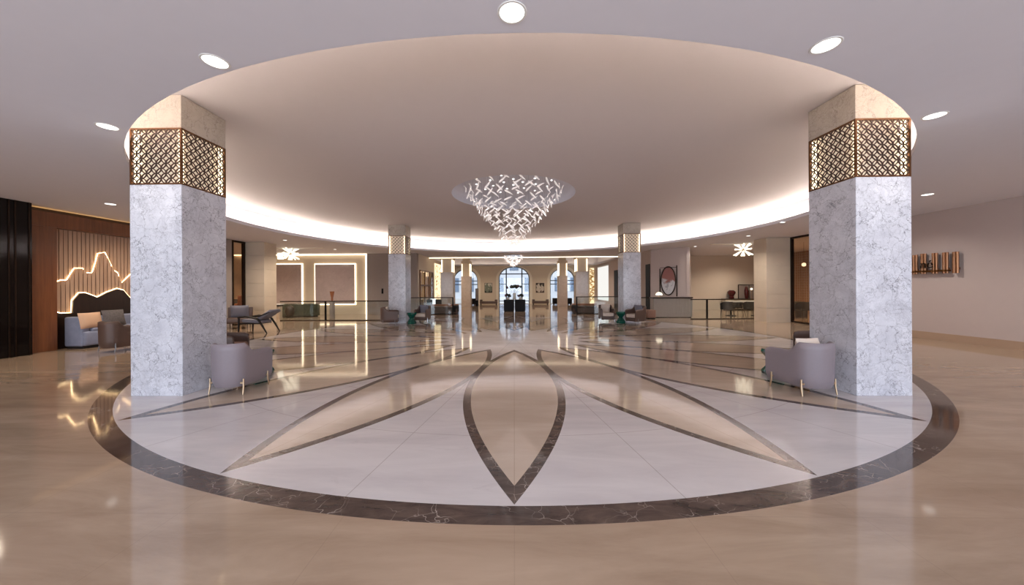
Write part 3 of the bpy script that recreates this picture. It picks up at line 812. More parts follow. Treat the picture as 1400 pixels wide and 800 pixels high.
sofa = thing('sofa', 'blue-grey velvet sofa along the slatted mountain wall', 'sofa', (-12.05, .0, 0))
sy0, sy1 = -1.72, 1.5
MB().box(-.20, .36, sy0 + .03, sy1 - .03, .07, .46, .05, 3).obj('seat_base', 'blue_fab', sofa)
MB().box(-.22, .0, sy0 + .03, sy1 - .03, .40, .86, .05, 3).obj('backrest', 'blue_fab', sofa)
for k, yy in enumerate((sy0, sy1 - .2)): MB().box(-.2, .30, yy + .0, yy + .2, .06, .87, .05, 3).obj('arm', 'blue_fab', sofa)
MB().box(-.16, .30, sy0 + .05, sy1 - .05, .0, .075).obj('plinth', 'black_fab', sofa)
for k in range(2): MB().box(-.02, .34, sy0 + .21 + k * 1.41, sy0 + 1.61 + k * 1.41, .455, .55, .035, 3).obj('seat_cushion', 'blue_fab', sofa)
def cushion(name, label, mat, px, py, Xp, w, h, rzz, tilt=.25):
    y, z = onX(px, py, Xp)
    o = MB().pillow(w, h, .18, rot('Z', rzz) @ rot('X', tilt)).obj(name, mat, None, (Xp, y, max(z, .55 + h / 2 * .96)))
    return tag(o, label, 'cushion', 'cushions on the sofa')
cushion('cushion', 'plain peach cream cushion leaning in the near corner of the blue-grey sofa', 'peach_fab', 124, 446, -11.80, .56, .44, PI / 2 + .1, -.2)
cushion('cushion', 'mottled grey patterned cushion on the blue-grey sofa behind the brown armchair', 'pattern_fab', 156, 440, -11.79, .58, .48, PI / 2 + .05, -.2)
# ------------------------------------------------------------------ side partitions with bronze glass (left and right)
def partition(X, ya, yb, label, side):
    t = thing('glass_partition', label, 'glass partition', (X, 0, 0), 0, 'bronze framed glass partitions')
    for yy in (ya, (yb - .06) if side == 'R' else yb - .1):
        MB().box(-.06, .06, yy, yy + .08, 0, CZ - .005).obj('post', 'dark_bronze', t, smooth=False)
    MB().box(-.05, .05, ya, yb, CZ - .08, CZ - .005).obj('head_rail', 'dark_bronze', t, smooth=False)
    MB().box(-.05, .05, ya, yb, 0, .06).obj('sill_rail', 'dark_bronze', t, smooth=False)
    MB().box(-.008, .008, ya + .08, yb - .06, .06, CZ - .08).obj('glass_pane', 'glass_bronze', t, smooth=False)
    return t
partition(-12.42, onX(316, 400, -12.42)[0], 4.74, 'bronze framed glass partition beside the beige pier behind the lounge chair', 'L')
partition(12.36, 2.58, 4.6, 'bronze framed glass partition between the beige pier and the plain wall', 'R')
wallbox('wall_left_screen', 'wall_dark', -12.5, -12.3, 2.9, onX(313, 400, -12.42)[0] + .02, 0, CZ)
# lattice walls behind the partitions
def lattice(x, ya, yb, label):
    t = thing('lattice_wall_screen', label, 'wall screen', (x, 0, 0)); b = MB(); y = ya
    MB().box(-.03, -.01, ya, yb, 0, CZ - .01).obj('backing', 'lattice', t, smooth=False)
    while y < yb: b.box(0, .02, y, y + .03, .0, CZ - .02); y += .16
    z = .1
    while z < CZ: b.box(0, .018, ya, yb, z, z + .03); z += .16
    b.obj('lattice_bars', 'slat', t, smooth=False); return t
l1 = lattice(-17.9, 3.0, 10.2, 'honey wood grid wall seen through the glass partition behind the lounge chair')
l2 = lattice(17.9, 2.7, 13.0, 'honey wood grid wall seen through the bronze glass beside the plain wall'); l2.rotation_euler.z = 0
for o in l2.children: o.scale.x = -1

# ------------------------------------------------------------------ lounge chair in profile and low seat next to it
lx, ly = onZ(353, 455)
lc = thing('lounge_chair', 'dark wood lounge chair with blue-grey cushions seen in profile by the beige pier', 'lounge chair', (lx - .14, ly + .15, 0), PI)
# local: front +x
MB().box(-.34, .38, -.29, .29, .0, .12, .045, 3, tr(0, 0, .365) @ rot('Y', math.radians(-4))).obj('seat_cushion', 'grey_fab', lc)
MB().box(-.30, .30, -.28, .28, -.06, .06, .045, 3, tr(-.44, 0, .66) @ rot('Y', math.radians(32))).obj('back_cushion', 'grey_fab', lc)
for s in (-1, 1):
    y = s * .34
    MB().tube([(.44, y, 0), (.43, y, .3), (.42, y, .57)], [.022, .034, .03], 8).obj('leg', 'dark_wood', lc)
    MB().tube([(-.28, y, .5), (-.42, y, .3), (-.60, y, 0)], [.036, .034, .02], 8).obj('leg', 'dark_wood', lc)
    MB().tube([(.45, y, .565), (.2, y, .60), (-.05, y, .575), (-.25, y, .52), (-.32, y, .47)], [.028, .034, .036, .036, .028], 8, sx=1.4).obj('arm', 'dark_wood', lc)
    MB().tube([(.05, y * .93, .55), (-.3, y * .9, .62), (-.66, y * .85, .76)], [.016, .022, .016], 8).obj('back_rail', 'dark_wood', lc)
MB().box(-.3, .42, -.33, .33, .33, .365).obj('seat_frame', 'dark_wood', lc, smooth=False)
lx2, ly2 = onZ(318, 450)
ls = thing('low_lounge_chair', 'brown low seat with grey back cushion beside the dark wood lounge chair', 'lounge chair', (lx2, ly2 + .3, 0), .5)
MB().box(-.40, .40, -.36, .36, .22, .44, .05, 3).obj('seat_body', 'leather_brown', ls)
MB().pillow(.62, .52, .2, tr(.0, .24, .68) @ rot('X', math.radians(14))).obj('back_cushion', 'grey_fab', ls)
MB().box(-.42, .42, .33, .42, .2, .85, .03, 3).obj('backrest', 'leather_brown', ls)
for sx in (-1, 1):
    for sy_ in (-1, 1): MB().tube([(sx * .34, sy_ * .3, 0), (sx * .34, sy_ * .3, .23)], .014, 8).obj('leg', 'dark_bronze', ls)

# ------------------------------------------------------------------ dining chairs
dc = None
def dining_chair(x, y, rz, label, group, mat='black_fab'):
    global dc
    if dc is None:
        t = thing('dining_chair', label, 'chair', (x, y, 0), rz, group)     # faces +y
        b = MB(); n = 12; rows = []
        for i in range(n + 1):
            a = PI + PI * i / n; xx, yy = .27 * math.cos(a), .05 + .27 * math.sin(a); rows.append((xx, yy))
        rows = [(-.27, .18)] + rows + [(.27, .18)]
        V = []
        for i, (xx, yy) in enumerate(rows):
            top = .80 - .10 * max(0, (yy + .05)) / .25; k = .88
            V.append([b.bm.verts.new(p) for p in ((xx, yy, .42), (xx * 1.04, yy * 1.04, top), (xx * k, yy * k, top), (xx * k, yy * k, .42))])
        for A, B in zip(V, V[1:]):
            for q in range(4): b.bm.faces.new((A[q], A[(q + 1) % 4], B[(q + 1) % 4], B[q]))
        b.bm.faces.new(V[0]); b.bm.faces.new(V[-1][::-1]); b.obj('backrest', 'black_fab', t, ang=50)
        MB().box(-.24, .24, -.2, .25, .38, .48, .03, 2).obj('seat', 'black_fab', t)
        for sx in (-1, 1):
            for sy_ in (-1, 1): MB().tube([(sx * .23, sy_ * .2 + .02, 0), (sx * .2, sy_ * .17 + .02, .40)], [.012, .02], 8).obj('leg', 'espresso', t)
        dc = t; return t
    t = dup(dc, (x, y, 0), rz, label); t['group'] = group; return t
YT = 8.15
tx = XatY(1014, YT)
tb = thing('dining_table', 'long dining table with pale grey top beside the beige pier, black chairs around it', 'table', (tx, YT, 0))
MB().box(-.78, .98, -.42, .42, .755, .80, .012, 2).obj('table_top', 'stone_grey', tb)
for sx in (-.6, .8): MB().lathe([(.26, 0), (.26, .02), (.06, .05), (.05, .7), (.16, .756)], 20, (sx, 0, 0)).obj('pedestal', 'black', tb)
gd = 'black chairs at the pale dining table'
dining_chair(XatY(994.5, YT - .62), YT - .62, .15, 'black upholstered dining chair on the near side of the pale table, furthest from the pier', gd)
dining_chair(XatY(1026, YT - .6), YT - .6, -.12, 'black upholstered dining chair on the near side of the pale table, next to the pier', gd)
dining_chair(XatY(1006, YT + .66), YT + .66, PI, 'black upholstered dining chair on the far side of the pale table, furthest from the pier', gd)
dining_chair(XatY(1028, YT + .66), YT + .66, PI + .1, 'black upholstered dining chair on the far side of the pale table, close to the pier', gd)
# set behind the bronze glass on the right
YG = 6.6; gx = XatY(1088, YG)
tg = thing('dining_table', 'dark dining table seen through the bronze glass partition by the plain wall', 'table', (gx, YG + .5, 0))
MB().box(-.9, .9, -.4, .4, .75, .80, .01, 2).obj('table_top', 'espresso', tg)
for sx in (-.7, .7): MB().box(sx - .05, sx + .05, -.3, .3, 0, .75).obj('leg', 'espresso', tg, smooth=False)
gg = 'black chairs behind the bronze glass'
for px, nm in ((1078, 'one nearest the beige pier'), (1098, 'one nearest the plain wall')):
    dining_chair(XatY(px, YG), YG, 0, 'black dining chair seen through the bronze glass partition, ' + nm, gg)
# globe lamps behind the glass
gl = None
for px, nm in ((1077.5, 'nearest the beige pier'), (1099, 'nearest the plain wall')):
    x, z = onY(px, 362, 6.3); l = 'small glowing globe lamp hanging behind the bronze glass, the one ' + nm
    if gl is None:
        gl = thing('globe_lamp', l, 'pendant lamp', (x, 6.3, CZ), 0, 'globe lamps behind the bronze glass')
        MB().ball((0, 0, z - CZ), .09).obj('globe', 'bulb', gl); MB().tube([(0, 0, 0), (0, 0, z - CZ + .08)], .006, 6).obj('cord', 'dark_bronze', gl)
    else: dup(gl, (x, 6.3, CZ), 0, l)
# bar table and tan chair behind the left partition
YQ = 6.8; qx = XatY(331, YQ)
t = thing('bar_table', 'dark high table seen through the glass partition behind the low seat', 'table', (qx - .1, YQ + .5, 0))
MB().box(-.8, .8, -.3, .3, 1.02, 1.08, .01, 2).obj('table_top', 'espresso', t)
for sx in (-.7, .7): MB().box(sx - .04, sx + .04, -.25, .25, 0, 1.02).obj('leg', 'espresso', t, smooth=False)
t = thing('high_chair', 'tall red-brown leather chair in front of the dark high table behind the glass', 'chair', (qx, YQ - .1, 0))
MB().box(-.14, .14, -.05, .02, .66, 1.28, .03, 3).obj('backrest', 'tan_leather', t)
MB().box(-.34, .34, -.04, .40, .60, .86, .06, 3).obj('seat', 'tan_leather', t)
for sx in (-1, 1):
    for sy_ in (0, .34): MB().tube([(sx * .28, sy_, 0), (sx * .25, sy_, .61)], .016, 8).obj('leg', 'dark_bronze', t)

# ------------------------------------------------------------------ copper wall piece on the right wall
sg = thing('tube_wall_art', 'copper tube wall piece with dark lettering on the plain wall beside the marble column', 'wall decoration', (WR, 0, 0))
zt0 = None
for px, y0_, y1_ in ((1236, 348.5, 375.5), (1250.5, 348.8, 375.2), (1262, 347, 374.6), (1277.5, 346, 374.2), (1292, 345.2, 373.6), (1306, 344.3, 373.4)):
    ya, za = onX(px, y0_, WR - .1); yb, zb = onX(px, y1_, WR - .1)
    b = MB()
    for d in (-.036, .036): b.tube([(-.09, ya + d, zb), (-.09, ya + d, za)], .033, 14)
    b.box(-.07, 0, ya - .03, ya + .03, zb + .1, zb + .16)
    b.obj('copper_tube', 'copper', sg)
ya, za = onX(1296, 370, WR - .12); yb, zb = onX(1240, 371.5, WR - .12)
MB().box(-.15, -.03, ya, yb, 2.0, 2.05).obj('shelf_rail', 'bronze', sg, smooth=False)
def text_part(s, size, px, py, parent):
    y, z = onX(px, py, WR - .22)
    cu = bpy.data.curves.new('lettering', 'FONT'); cu.body = s; cu.size = size; cu.extrude = .012; cu.align_x = 'CENTER'
    tmp = bpy.data.objects.new('lettering', cu); COL.objects.link(tmp)
    me = bpy.data.meshes.new_from_object(tmp); bpy.data.objects.remove(tmp)
    me.materials.append(M_['dark_bronze'])
    o = bpy.data.objects.new('lettering', me); COL.objects.link(o); o.parent = parent
    o.location = (-.19, y, z); o.rotation_euler = (PI / 2, 0, -PI / 2); return o
text_part('n\u00e9', .34, 1265, 366.5, sg)

# ------------------------------------------------------------------ lit niches on the rear-left wall
def framed_niche(px0, px1, label):
    xa, zt = onY(px0, 362, YN); xb, _ = onY(px1, 362, YN); zb = onY((px0 + px1) / 2, 415.5, YN)[1]
    t = thing('marble_feature', label, 'wall panel', ((xa + xb) / 2, YN, 0), 0, 'backlit marble panels on the niche wall'); h = (xb - xa) / 2
    MB().box(-h, h, -.10, -.06, zb, zt, .004, 1).obj('marble_slab', 'niche_marble', t, smooth=False)
    w = .062
    b = MB().box(-h - w, h + w, -.055, -.01, zt, zt + w).box(-h - w, h + w, -.055, -.01, zb - w, zb).box(-h - w, -h, -.055, -.01, zb, zt).box(h, h + w, -.055, -.01, zb, zt)
    b.obj('light_frame', 'led_soft', t, smooth=False); return t
framed_niche(372, 413, 'backlit grey-brown marble panel partly hidden by the beige pier')
framed_niche(432, 485.5, 'backlit grey-brown marble panel seen whole above the glass railing')
xa = -17.5; zt = CZ - .02
t = MB().box(xa, xs - .02, YN - .13, YN - .09, zt - .06, zt).box(xs - .09, xs - .02, YN - .13, YN - .09, 0, zt - .06)
tag(t.obj('niche_light_line', 'led_soft', smooth=False), 'thin warm light line framing the top and side of the whole niche wall', 'light strip')
x, z = onY(523, 398, YN - .12)
tag(MB().box(-.055, .055, -.03, 0, -.16, .16, .01, 2).obj('wall_thermostat', 'black', None, (x, YN - .12, z)), 'small black wall telephone on the grey wall left of the distant column', 'thermostat')  # black wall device, a thermostat

# reception desk behind the pier
YD = 8.9
xa, xb = XatY(386, YD), XatY(436, YD)
rd = thing('reception_desk', 'dark olive stone desk with pale top and rounded end below the lit niche panels', 'desk', (0, YD, 0))
def stad(x0, x1, d, n=10): return [(x0, -d), (x1 - d, -d)] + [(x1 - d + d * math.sin(PI * i / n), -d * math.cos(PI * i / n)) for i in range(1, n)] + [(x1 - d, d), (x0, d)]
MB().prism(stad(xa, xb, .42), .06, .72, 'XY').obj('stone_body', 'olive', rd)
MB().prism(stad(xa, xb - .1, .3), 0, .06, 'XY').obj('plinth', 'black', rd)
MB().prism(stad(xa - .2, xb + .05, .48), .72, .77, 'XY').obj('table_top', 'glass', rd)
t = thing('console_table', 'pale stone console with a dark band standing right against the beige pier edge', 'console', (XatY(381, 7.6), 7.6, 0))
MB().box(-.35, .16, -.2, .2, .74, .80, .01, 2).obj('table_top', 'white', t); MB().box(-.35, .12, -.18, .18, .66, .735).obj('apron', 'espresso', t, smooth=False)
MB().box(-.12, .10, -.15, .15, 0, .66, .01, 2).obj('pedestal', 'stone', t)
t = thing('pod_chair', 'low dark brown round chair in front of the olive desk', 'chair', (XatY(396, 8.0), 8.0, 0))
MB().lathe([(0, .1), (.15, .1), (.23, .25), (.25, .4), (.2, .56), (.1, .68), (.04, .70), (0, .70)], 20).obj('shell', 'espresso', t)
MB().lathe([(.16, 0), (.16, .02), (.04, .04), (.04, .12)], 16).obj('base', 'black', t)
t = thing('tall_vase', 'slim orange-brown flared vase standing on a plinth behind the glass railing', 'vase', (XatY(454, 7.6), 7.6, 0))
MB().box(-.1, .1, -.1, .1, 0, .95, .01, 2).obj('plinth', 'wall_dark', t); MB().lathe([(.03, .95), (.06, 1.0), (.05, 1.1), (.12, 1.46), (.10, 1.46), (.03, 1.05), (0, 1.05)], 16).obj('vase_body', 'tan_leather', t)

# starburst pendants
def pendant(px, py, Y, label, proto=None):
    x, z = onY(px, py, Y)
    if proto: return dup(proto, (x, Y, CZ), .3, label)
    t = thing('starburst_pendant', label, 'pendant lamp', (x, Y, CZ), 0, 'starburst glass pendants')
    zc = z - CZ
    MB().tube([(0, 0, 0), (0, 0, zc)], .012, 8).obj('stem', 'gold', t); MB().lathe([(0, -.03), (.08, -.03), (.08, 0), (0, 0)], 20).obj('canopy', 'gold', t)
    MB().ball((0, 0, zc), .07).obj('hub', 'gold', t)
    tubep = None
    for tier, (el, n, ln) in enumerate(((38, 8, .40), (5, 8, .30), (-34, 8, .42), (75, 3, .26), (-75, 3, .26))):
        for i in range(n):
            a = 2 * PI * (i + .5 * tier) / n; e = math.radians(el); d = Vector((math.cos(a) * math.cos(e), math.sin(a) * math.cos(e), math.sin(e)))
            p0 = d * .10; p1 = d * (ln + .08)
            MB().tube([Vector((0, 0, zc)) + p0, Vector((0, 0, zc)) + p0.lerp(p1, .5), Vector((0, 0, zc)) + p1], [.014, .024, .034], 8).obj('glass_tube', 'bulb', t)
    return t
p1 = pendant(397, 347, 7.3, 'glowing starburst pendant of glass tubes in front of the lit niche wall')
pendant(1016, 342.5, 6.9, 'glowing starburst pendant of glass tubes above the pale dining table', p1)
x, z = onY(383, 350, 9.5)
t = thing('box_lantern', 'small bright box lantern hanging just beside the starburst pendant', 'pendant lamp', (x, 9.5, CZ))
MB().box(-.1, .1, -.1, .1, z - CZ - .2, z - CZ + .15, .01, 2).obj('lamp_shade', 'bulb', t); MB().tube([(0, 0, 0), (0, 0, z - CZ + .15)], .006, 6).obj('cord', 'gold', t)
for (pxa, pxb, Yl, l) in ((378, 440, 7.0, 'pale linear slot in the ceiling before the lit niche wall'), (975, 1035, 6.6, 'pale linear slot in the ceiling above the dining set')):
    xa, xb = XatY(pxa, Yl), XatY(pxb, Yl)
    tag(MB().box(xa, xb, Yl, Yl + .25, CZ - .03, CZ - .004).obj('ceiling_slot', 'white', smooth=False), l, 'ceiling slot')

# ------------------------------------------------------------------ glass railings
def railing(p, q, posts, label, h=1.0):
    p, q = Vector(p), Vector(q); L = (q - p).length; rz = math.atan2(q.y - p.y, q.x - p.x)
    t = thing('glass_railing', label, 'railing', (p.x, p.y, 0), rz, 'glass railings')
    MB().box(0, L, -.035, .035, h - .05, h, .006, 1).obj('handrail', 'dark_bronze', t)
    MB().box(0, L, -.006, .006, .04, h - .05).obj('glass_panel', 'glass', t, smooth=False)
    MB().box(0, L, -.02, .02, 0, .04).obj('base_channel', 'dark_bronze', t, smooth=False)
    for s in posts: MB().box(s - .035, s + .035, -.03, .03, 0, h - .045).obj('post', 'black', t, smooth=False)
    return t
YR = 6.2
xa, xb = XatY(383, YR), XatY(540, YR); railing((xa, YR), (xb, YR), [XatY(445, YR) - xa], 'glass railing with dark handrail in front of the lit niches and olive desk')
xa, xb = XatY(944, 6.2), XatY(1040, 6.2); railing((xa, 6.2), (xb, 6.2), [XatY(966.5, 6.2) - xa], 'glass railing with dark handrail in front of the dining set')
xa, xb = XatY(556, 9.75), XatY(620, 9.75); railing((xa, 9.75), (xb, 9.75), [xb - xa - .04], 'distant glass railing before the dark sofa near the bronze screen', 1.06)
xa, xb = XatY(787.5, 9.75), XatY(850, 9.75); railing((xa, 9.75), (xb, 9.75), [.04], 'distant glass railing before the dark sofa near the white blind', 1.06)
xa, xb = XatY(876, 8.6), XatY(890, 8.6); railing((xa, 8.6), (xb, 8.6), [xb - xa - .03], 'short glass railing between the distant column and the fluted counter', 1.03)

# fluted counter with mushroom lamp
YC = 7.35
xa, xb = XatY(891, YC), XatY(943, YC)
fcn = thing('fluted_counter', 'grey fluted host counter with dark top below the oval artwork', 'counter', ((xa + xb) / 2, YC, 0)); h = (xb - xa) / 2
b = MB().box(-h, h, -.22, .22, .03, 1.0)
k = -h + .04
while k < h: b.tube([(k, -.22, .04), (k, -.22, .99)], .03, 8); k += .075
b.obj('fluted_front', 'flute', fcn)
MB().box(-h - .03, h + .03, -.28, .28, 1.0, 1.07, .008, 1).obj('counter_top', 'espresso', fcn)
MB().box(-h + .02, h - .02, -.18, .18, 0, .03).obj('plinth', 'black', fcn, smooth=False)
t = thing('mushroom_lamp', 'small glowing white dome table lamp on the fluted counter', 'table lamp', (XatY(901, YC), YC, 1.07))
MB().lathe([(.06, 0), (.06, .015), (.015, .03), (.015, .10)], 16).obj('base', 'gold', t)
MB().lathe([(0, .26), (.08, .245), (.14, .20), (.165, .14), (.16, .10), (0, .10)], 20).obj('lamp_shade', 'bulb', t)
t = thing('tan_pouf', 'low tan box seat beside the grey-cushioned armchair at the distant column', 'pouf', (XatY(888.5, 6.6), 6.6, 0))
MB().box(-.22, .22, -.2, .2, .05, .46, .04, 3).obj('seat_body', 'pink_brown', t); MB().box(-.19, .19, -.17, .17, 0, .05).obj('plinth', 'black', t, smooth=False)

# oval artwork on the angled wall
def on_line(px, p, d):
    r = ray(px, 390); # intersect in plan
    k = ((p.x - CAM.x) * d.y - (p.y - CAM.y) * d.x) / (r.x * d.y - r.y * d.x)
    return Vector((CAM.x + k * r.x, CAM.y + k * r.y)), k
pc, kk = on_line(914, PA, dA); zc = CAM.z + kk * ray(914, 384).z
pl, _ = on_line(902.5, PA, dA); pr, _ = on_line(925.5, PA, dA); hw = (pr - pl).length / 2
art = thing('oval_artwork', 'oval painting in rust and white inside a dark open frame above the fluted counter', 'artwork', (pc.x + nA.x * .03, pc.y + nA.y * .03, zc), math.atan2(dA.y, dA.x))
b = MB()
for s in (-1, 1): b.box(s * hw - .025, s * hw + .025, -.05, .0, -.88, .78 + .08 * s)
b.box(-hw, hw, -.045, -.015, .74, .765); b.obj('frame', 'dark_bronze', art, smooth=False)
R1, R2 = hw * .86, .80
n = 48
b = MB(); b.prism([(R1 * math.cos(2 * PI * i / n), R2 * math.sin(2 * PI * i / n)) for i in range(n)], -.04, -.01, 'XZ'); b.obj('canvas', 'art', art)
b = MB(); b.tube([(R1 * math.cos(2 * PI * i / n), -.045, R2 * math.sin(2 * PI * i / n)) for i in range(n + 1)], .03, 8, caps=False); b.obj('oval_rim', 'dark_bronze', art)

# sideboard with objects on the alcove back wall
sb = thing('sideboard', 'low sideboard against the alcove wall behind the dining set', 'sideboard', (XatY(1014, YBr), YBr - .25, 0))
MB().box(-1.4, 1.4, -.2, .2, .08, .72, .01, 1).obj('cabinet_body', 'wall_tan', sb, smooth=False); MB().box(-1.45, 1.45, -.23, .22, .72, .77, .006, 1).obj('counter_top', 'espresso', sb, smooth=False)
MB().box(-1.3, 1.3, -.15, .18, 0, .08).obj('plinth', 'black', sb, smooth=False)
YS = YBr - .25
vx = XatY(1000, YS)
t = MB().lathe([(0, 0), (.14, 0), (.16, .06), (.12, .16), (.24, .36), (.25, .48), (.14, .58), (.0, .57)], 20).obj('round_vase', 'maroon', None, (vx, YS, .77)); tag(t, 'round dark vase on the sideboard, on the side away from the pier', 'vase')
t = thing('backdrop_frame', 'grey framed panel standing on the sideboard behind the slim maroon vase', 'framed panel', (XatY(1020.5, YS + .12), YS + .12, .77))
MB().box(-.54, .54, -.02, .0, 0, .93).obj('panel', 'wall_dark', t, smooth=False)
MB().box(-.57, .57, -.04, .02, .93, .97).box(-.57, -.54, -.04, .02, 0, .93).box(.54, .57, -.04, .02, 0, .93).box(.14, .18, -.04, .0, 0, .93).obj('frame', 'dark_bronze', t, smooth=False)
t = MB().lathe([(0, 0), (.08, 0), (.12, .3), (.13, .55), (.08, .78), (.05, .84), (0, .84)], 16).obj('slim_vase', 'maroon', None, (XatY(1020.5, YS - .06), YS - .06, .77)); tag(t, 'slim tall maroon vase in front of the grey framed panel', 'vase')
t = thing('small_lamp', 'tiny white lamp on a stem at the pier end of the sideboard', 'table lamp', (XatY(1027.5, YS - .05), YS - .05, .77))
MB().lathe([(.05, 0), (.05, .012), (.01, .02), (.01, .6)], 12).obj('stem', 'gold', t); MB().ball((0, 0, .66), .07).obj('globe', 'bulb', t)

# ------------------------------------------------------------------ rear-left side wall: bronze screen, gold leaf panel; rear right: doors, leaf panel, blind
def on_side(px, X): return onX(px, 400, X)[0]
ya, yb = on_side(574.5, XLs + .05), on_side(592, XLs + .05)
t = thing('bronze_screen', 'tall bronze framed glass screen on the side wall left of the rear column', 'screen', (XLs + .02, 0, 0))
zt = onX(580, 370, XLs + .05)[1]
for k in range(4):
    y = ya + (yb - ya) * k / 3; MB().box(.0, .06, y - .05, y + .05, 0, zt).obj('post', 'bronze', t, smooth=False)
MB().box(0, .06, ya, yb, zt - .08, zt).obj('head_rail', 'bronze', t, smooth=False); MB().box(.02, .03, ya, yb, .05, zt - .08).obj('glass_pane', 'glass_bronze', t, smooth=False)
MB().box(.0, .05, ya, yb, 1.75, 1.85).obj('mid_rail', 'bronze', t, smooth=False)
def leaf_panel(loc, rz, h, label):   # faces local -Y
    t = thing('gold_leaf_panel', label, 'wall decoration', loc, rz, 'gold leaf light panels')
    MB().box(-h, h, -.04, -.006, 0, 3.5).obj('light_panel', 'leaf_glow', t, smooth=False)
    b = MB()
    for i in range(90):
        y, z = random.uniform(-h, h), random.uniform(.2, 3.4); a = random.uniform(0, PI); L = random.uniform(.18, .32)
        dy, dz = math.cos(a) * L / 2, math.sin(a) * L / 2; ny_, nz_ = -dz * .4, dy * .4
        vs = [b.bm.verts.new((y + p, -random.uniform(.06, .09), z + q)) for p, q in ((-dy, -dz), (ny_, nz_), (dy, dz), (-ny_, -nz_))]; b.bm.faces.new(vs)
    b.obj('gold_leaves', 'gold_leaf', t, smooth=False); return t
ya, yb = sorted((on_side(594, XLs), on_side(602, XLs)))
leaf_panel((XLs, (ya + yb) / 2, 0), PI / 2, (yb - ya) / 2, 'glowing gold leaf wall panel between the bronze screen and the rear column')
xa, xb = XatY(806.5, YB), min(XatY(816, YB), XRs - .12)
leaf_panel(((xa + xb) / 2, YB, 0), 0, (xb - xa) / 2, 'glowing gold leaf wall panel beside the white blind')
ya, yb = sorted((on_side(818, XRs), on_side(832, XRs)))
t = thing('window_blind', 'bright backlit white blind on the side wall beside the gold leaf panel', 'blind', (XRs, 0, 0))
MB().box(-.05, 0, ya, yb, .45, 3.45).obj('fabric', 'curtain', t, smooth=False); MB().box(-.08, 0, ya - .04, yb + .04, 3.45, 3.55).obj('head_box', 'white', t, smooth=False)
for i, (pa, pb, zt) in enumerate(((883.3, 889.0, 361.5), (840, 844.8, 369.5))):
    ya, yb = sorted((on_side(pa, XRs), on_side(pb, XRs))); zz = onX((pa + pb) / 2, zt, XRs)[1]
    d = struct(MB().box(XRs - .03, XRs, ya, yb, 0, zz).obj('door_%d' % (i + 1), 'black', smooth=False))

# sofas, benches and the sign stand at the rear
ds = None
def dark_sofa(px0, px1, py, armside, label):
    Y = 10.6; xa, xb = XatY(px0, Y), XatY(px1, Y); h = (xb - xa) / 2
    t = thing('dark_sofa', label, 'sofa', ((xa + xb) / 2, Y, 0), 0, 'dark brown sofas by the rear railings')
    MB().box(-h, h, -.4, .4, .05, .34, .04, 3).obj('seat_base', 'leather_brown', t); MB().box(-h + .05, h - .05, -.35, .35, 0, .05).obj('plinth', 'black', t, smooth=False)
    MB().box(-h + .02, h - .02, .2, .42, .3, .58, .06, 3).obj('backrest', 'tan_leather', t)
    xs_ = armside * (h - .14); MB().box(xs_ - .14, xs_ + .14, -.4, .42, .06, .52, .06, 3).obj('arm', 'black_fab', t)
    for k in range(2): MB().box(-h + .08 + k * (h - .12), -h + .08 + (k + 1) * (h - .12) - .02, -.38, .2, .34, .46, .04, 3).obj('seat_cushion', 'leather_brown', t)
    return t
dark_sofa(588, 626, 427, 1, 'low dark brown leather sofa in front of the rear column by the bronze screen')
dark_sofa(782.5, 818, 427, -1, 'low dark brown leather sofa in front of the rear column by the white blind')
for px, l in ((586, 'black low armchair beyond the dark sofa, nearer the bronze screen'), (598.5, 'black low armchair beyond the dark sofa, nearer the rear column')):
    t = thing('low_armchair', l, 'armchair', (XatY(px, 11.7), 11.7, 0), 0, 'black low armchairs behind the rear railing')
    MB().box(-.2, .2, -.25, .25, .1, .5, .05, 3).obj('seat', 'black_fab', t); MB().box(-.2, .2, .15, .28, .1, .86, .05, 3).obj('backrest', 'black_fab', t)
    MB().box(-.17, .17, -.2, .2, 0, .1).obj('plinth', 'black', t, smooth=False)
x, z = onY(592.5, 413, 12.4)
t = thing('lit_display', 'small bright white screen standing between the two black low armchairs', 'display', (x, 12.4, 0))
MB().box(-.2, .2, -.03, .03, z - .2, z + .22, .01, 1).obj('screen', 'screen', t, smooth=False); MB().box(-.04, .04, -.03, .03, 0, z - .2).obj('stand', 'black', t, smooth=False); MB().box(-.16, .16, -.12, .12, 0, .02).obj('base', 'black', t, smooth=False)
def bench(px0, px1, Y, z, label, group, back=True, mat='leather_brown'):
    xa, xb = XatY(px0, Y), XatY(px1, Y); h = (xb - xa) / 2
    t = thing('low_bench', label, 'bench', ((xa + xb) / 2, Y, 0), 0, group)
    MB().box(-h, h, -.25, .25, .08, z, .03, 2).obj('seat', mat, t)
    for sx in (-1, 1): MB().box(sx * (h - .1) - .05, sx * (h - .1) + .05, -.2, .2, 0, .08).obj('leg', 'black', t, smooth=False)
    if back:
        for sx in (-1, 1): MB().box(sx * (h - .13) - .13, sx * (h - .13) + .13, -.22, .22, z, z + .16, .05, 2).obj('bolster', mat, t)
    return t
gb = 'low benches along the arched window wall'
bench(656, 680, 22.2, .32, 'low dark brown bench under the green painting', gb)
bench(727.5, 750, 22.2, .32, 'low dark brown bench under the dark red painting', gb)
bench(643, 650.5, 21.2, .62, 'black box bench in the arched window behind the sign stand', gb, False, 'black')
bench(755.5, 764, 21.2, .62, 'black box bench in the far arched window, on the side of the central arch', gb, False, 'black')
bench(775, 781.5, 21.2, .62, 'black box bench in the far arched window, on the side of the rear column', gb, False, 'black')
x = XatY(652, 18.8)
t = thing('sign_stand', 'slim black freestanding sign frame beside the slim cream column', 'sign stand', (x, 18.8, 0))
MB().box(-.13, -.1, -.02, .02, 0, 1.55).box(.1, .13, -.02, .02, 0, 1.55).box(-.13, .13, -.02, .02, 1.52, 1.56).box(-.13, .13, -.02, .02, .5, .53).obj('frame', 'black', t, smooth=False)
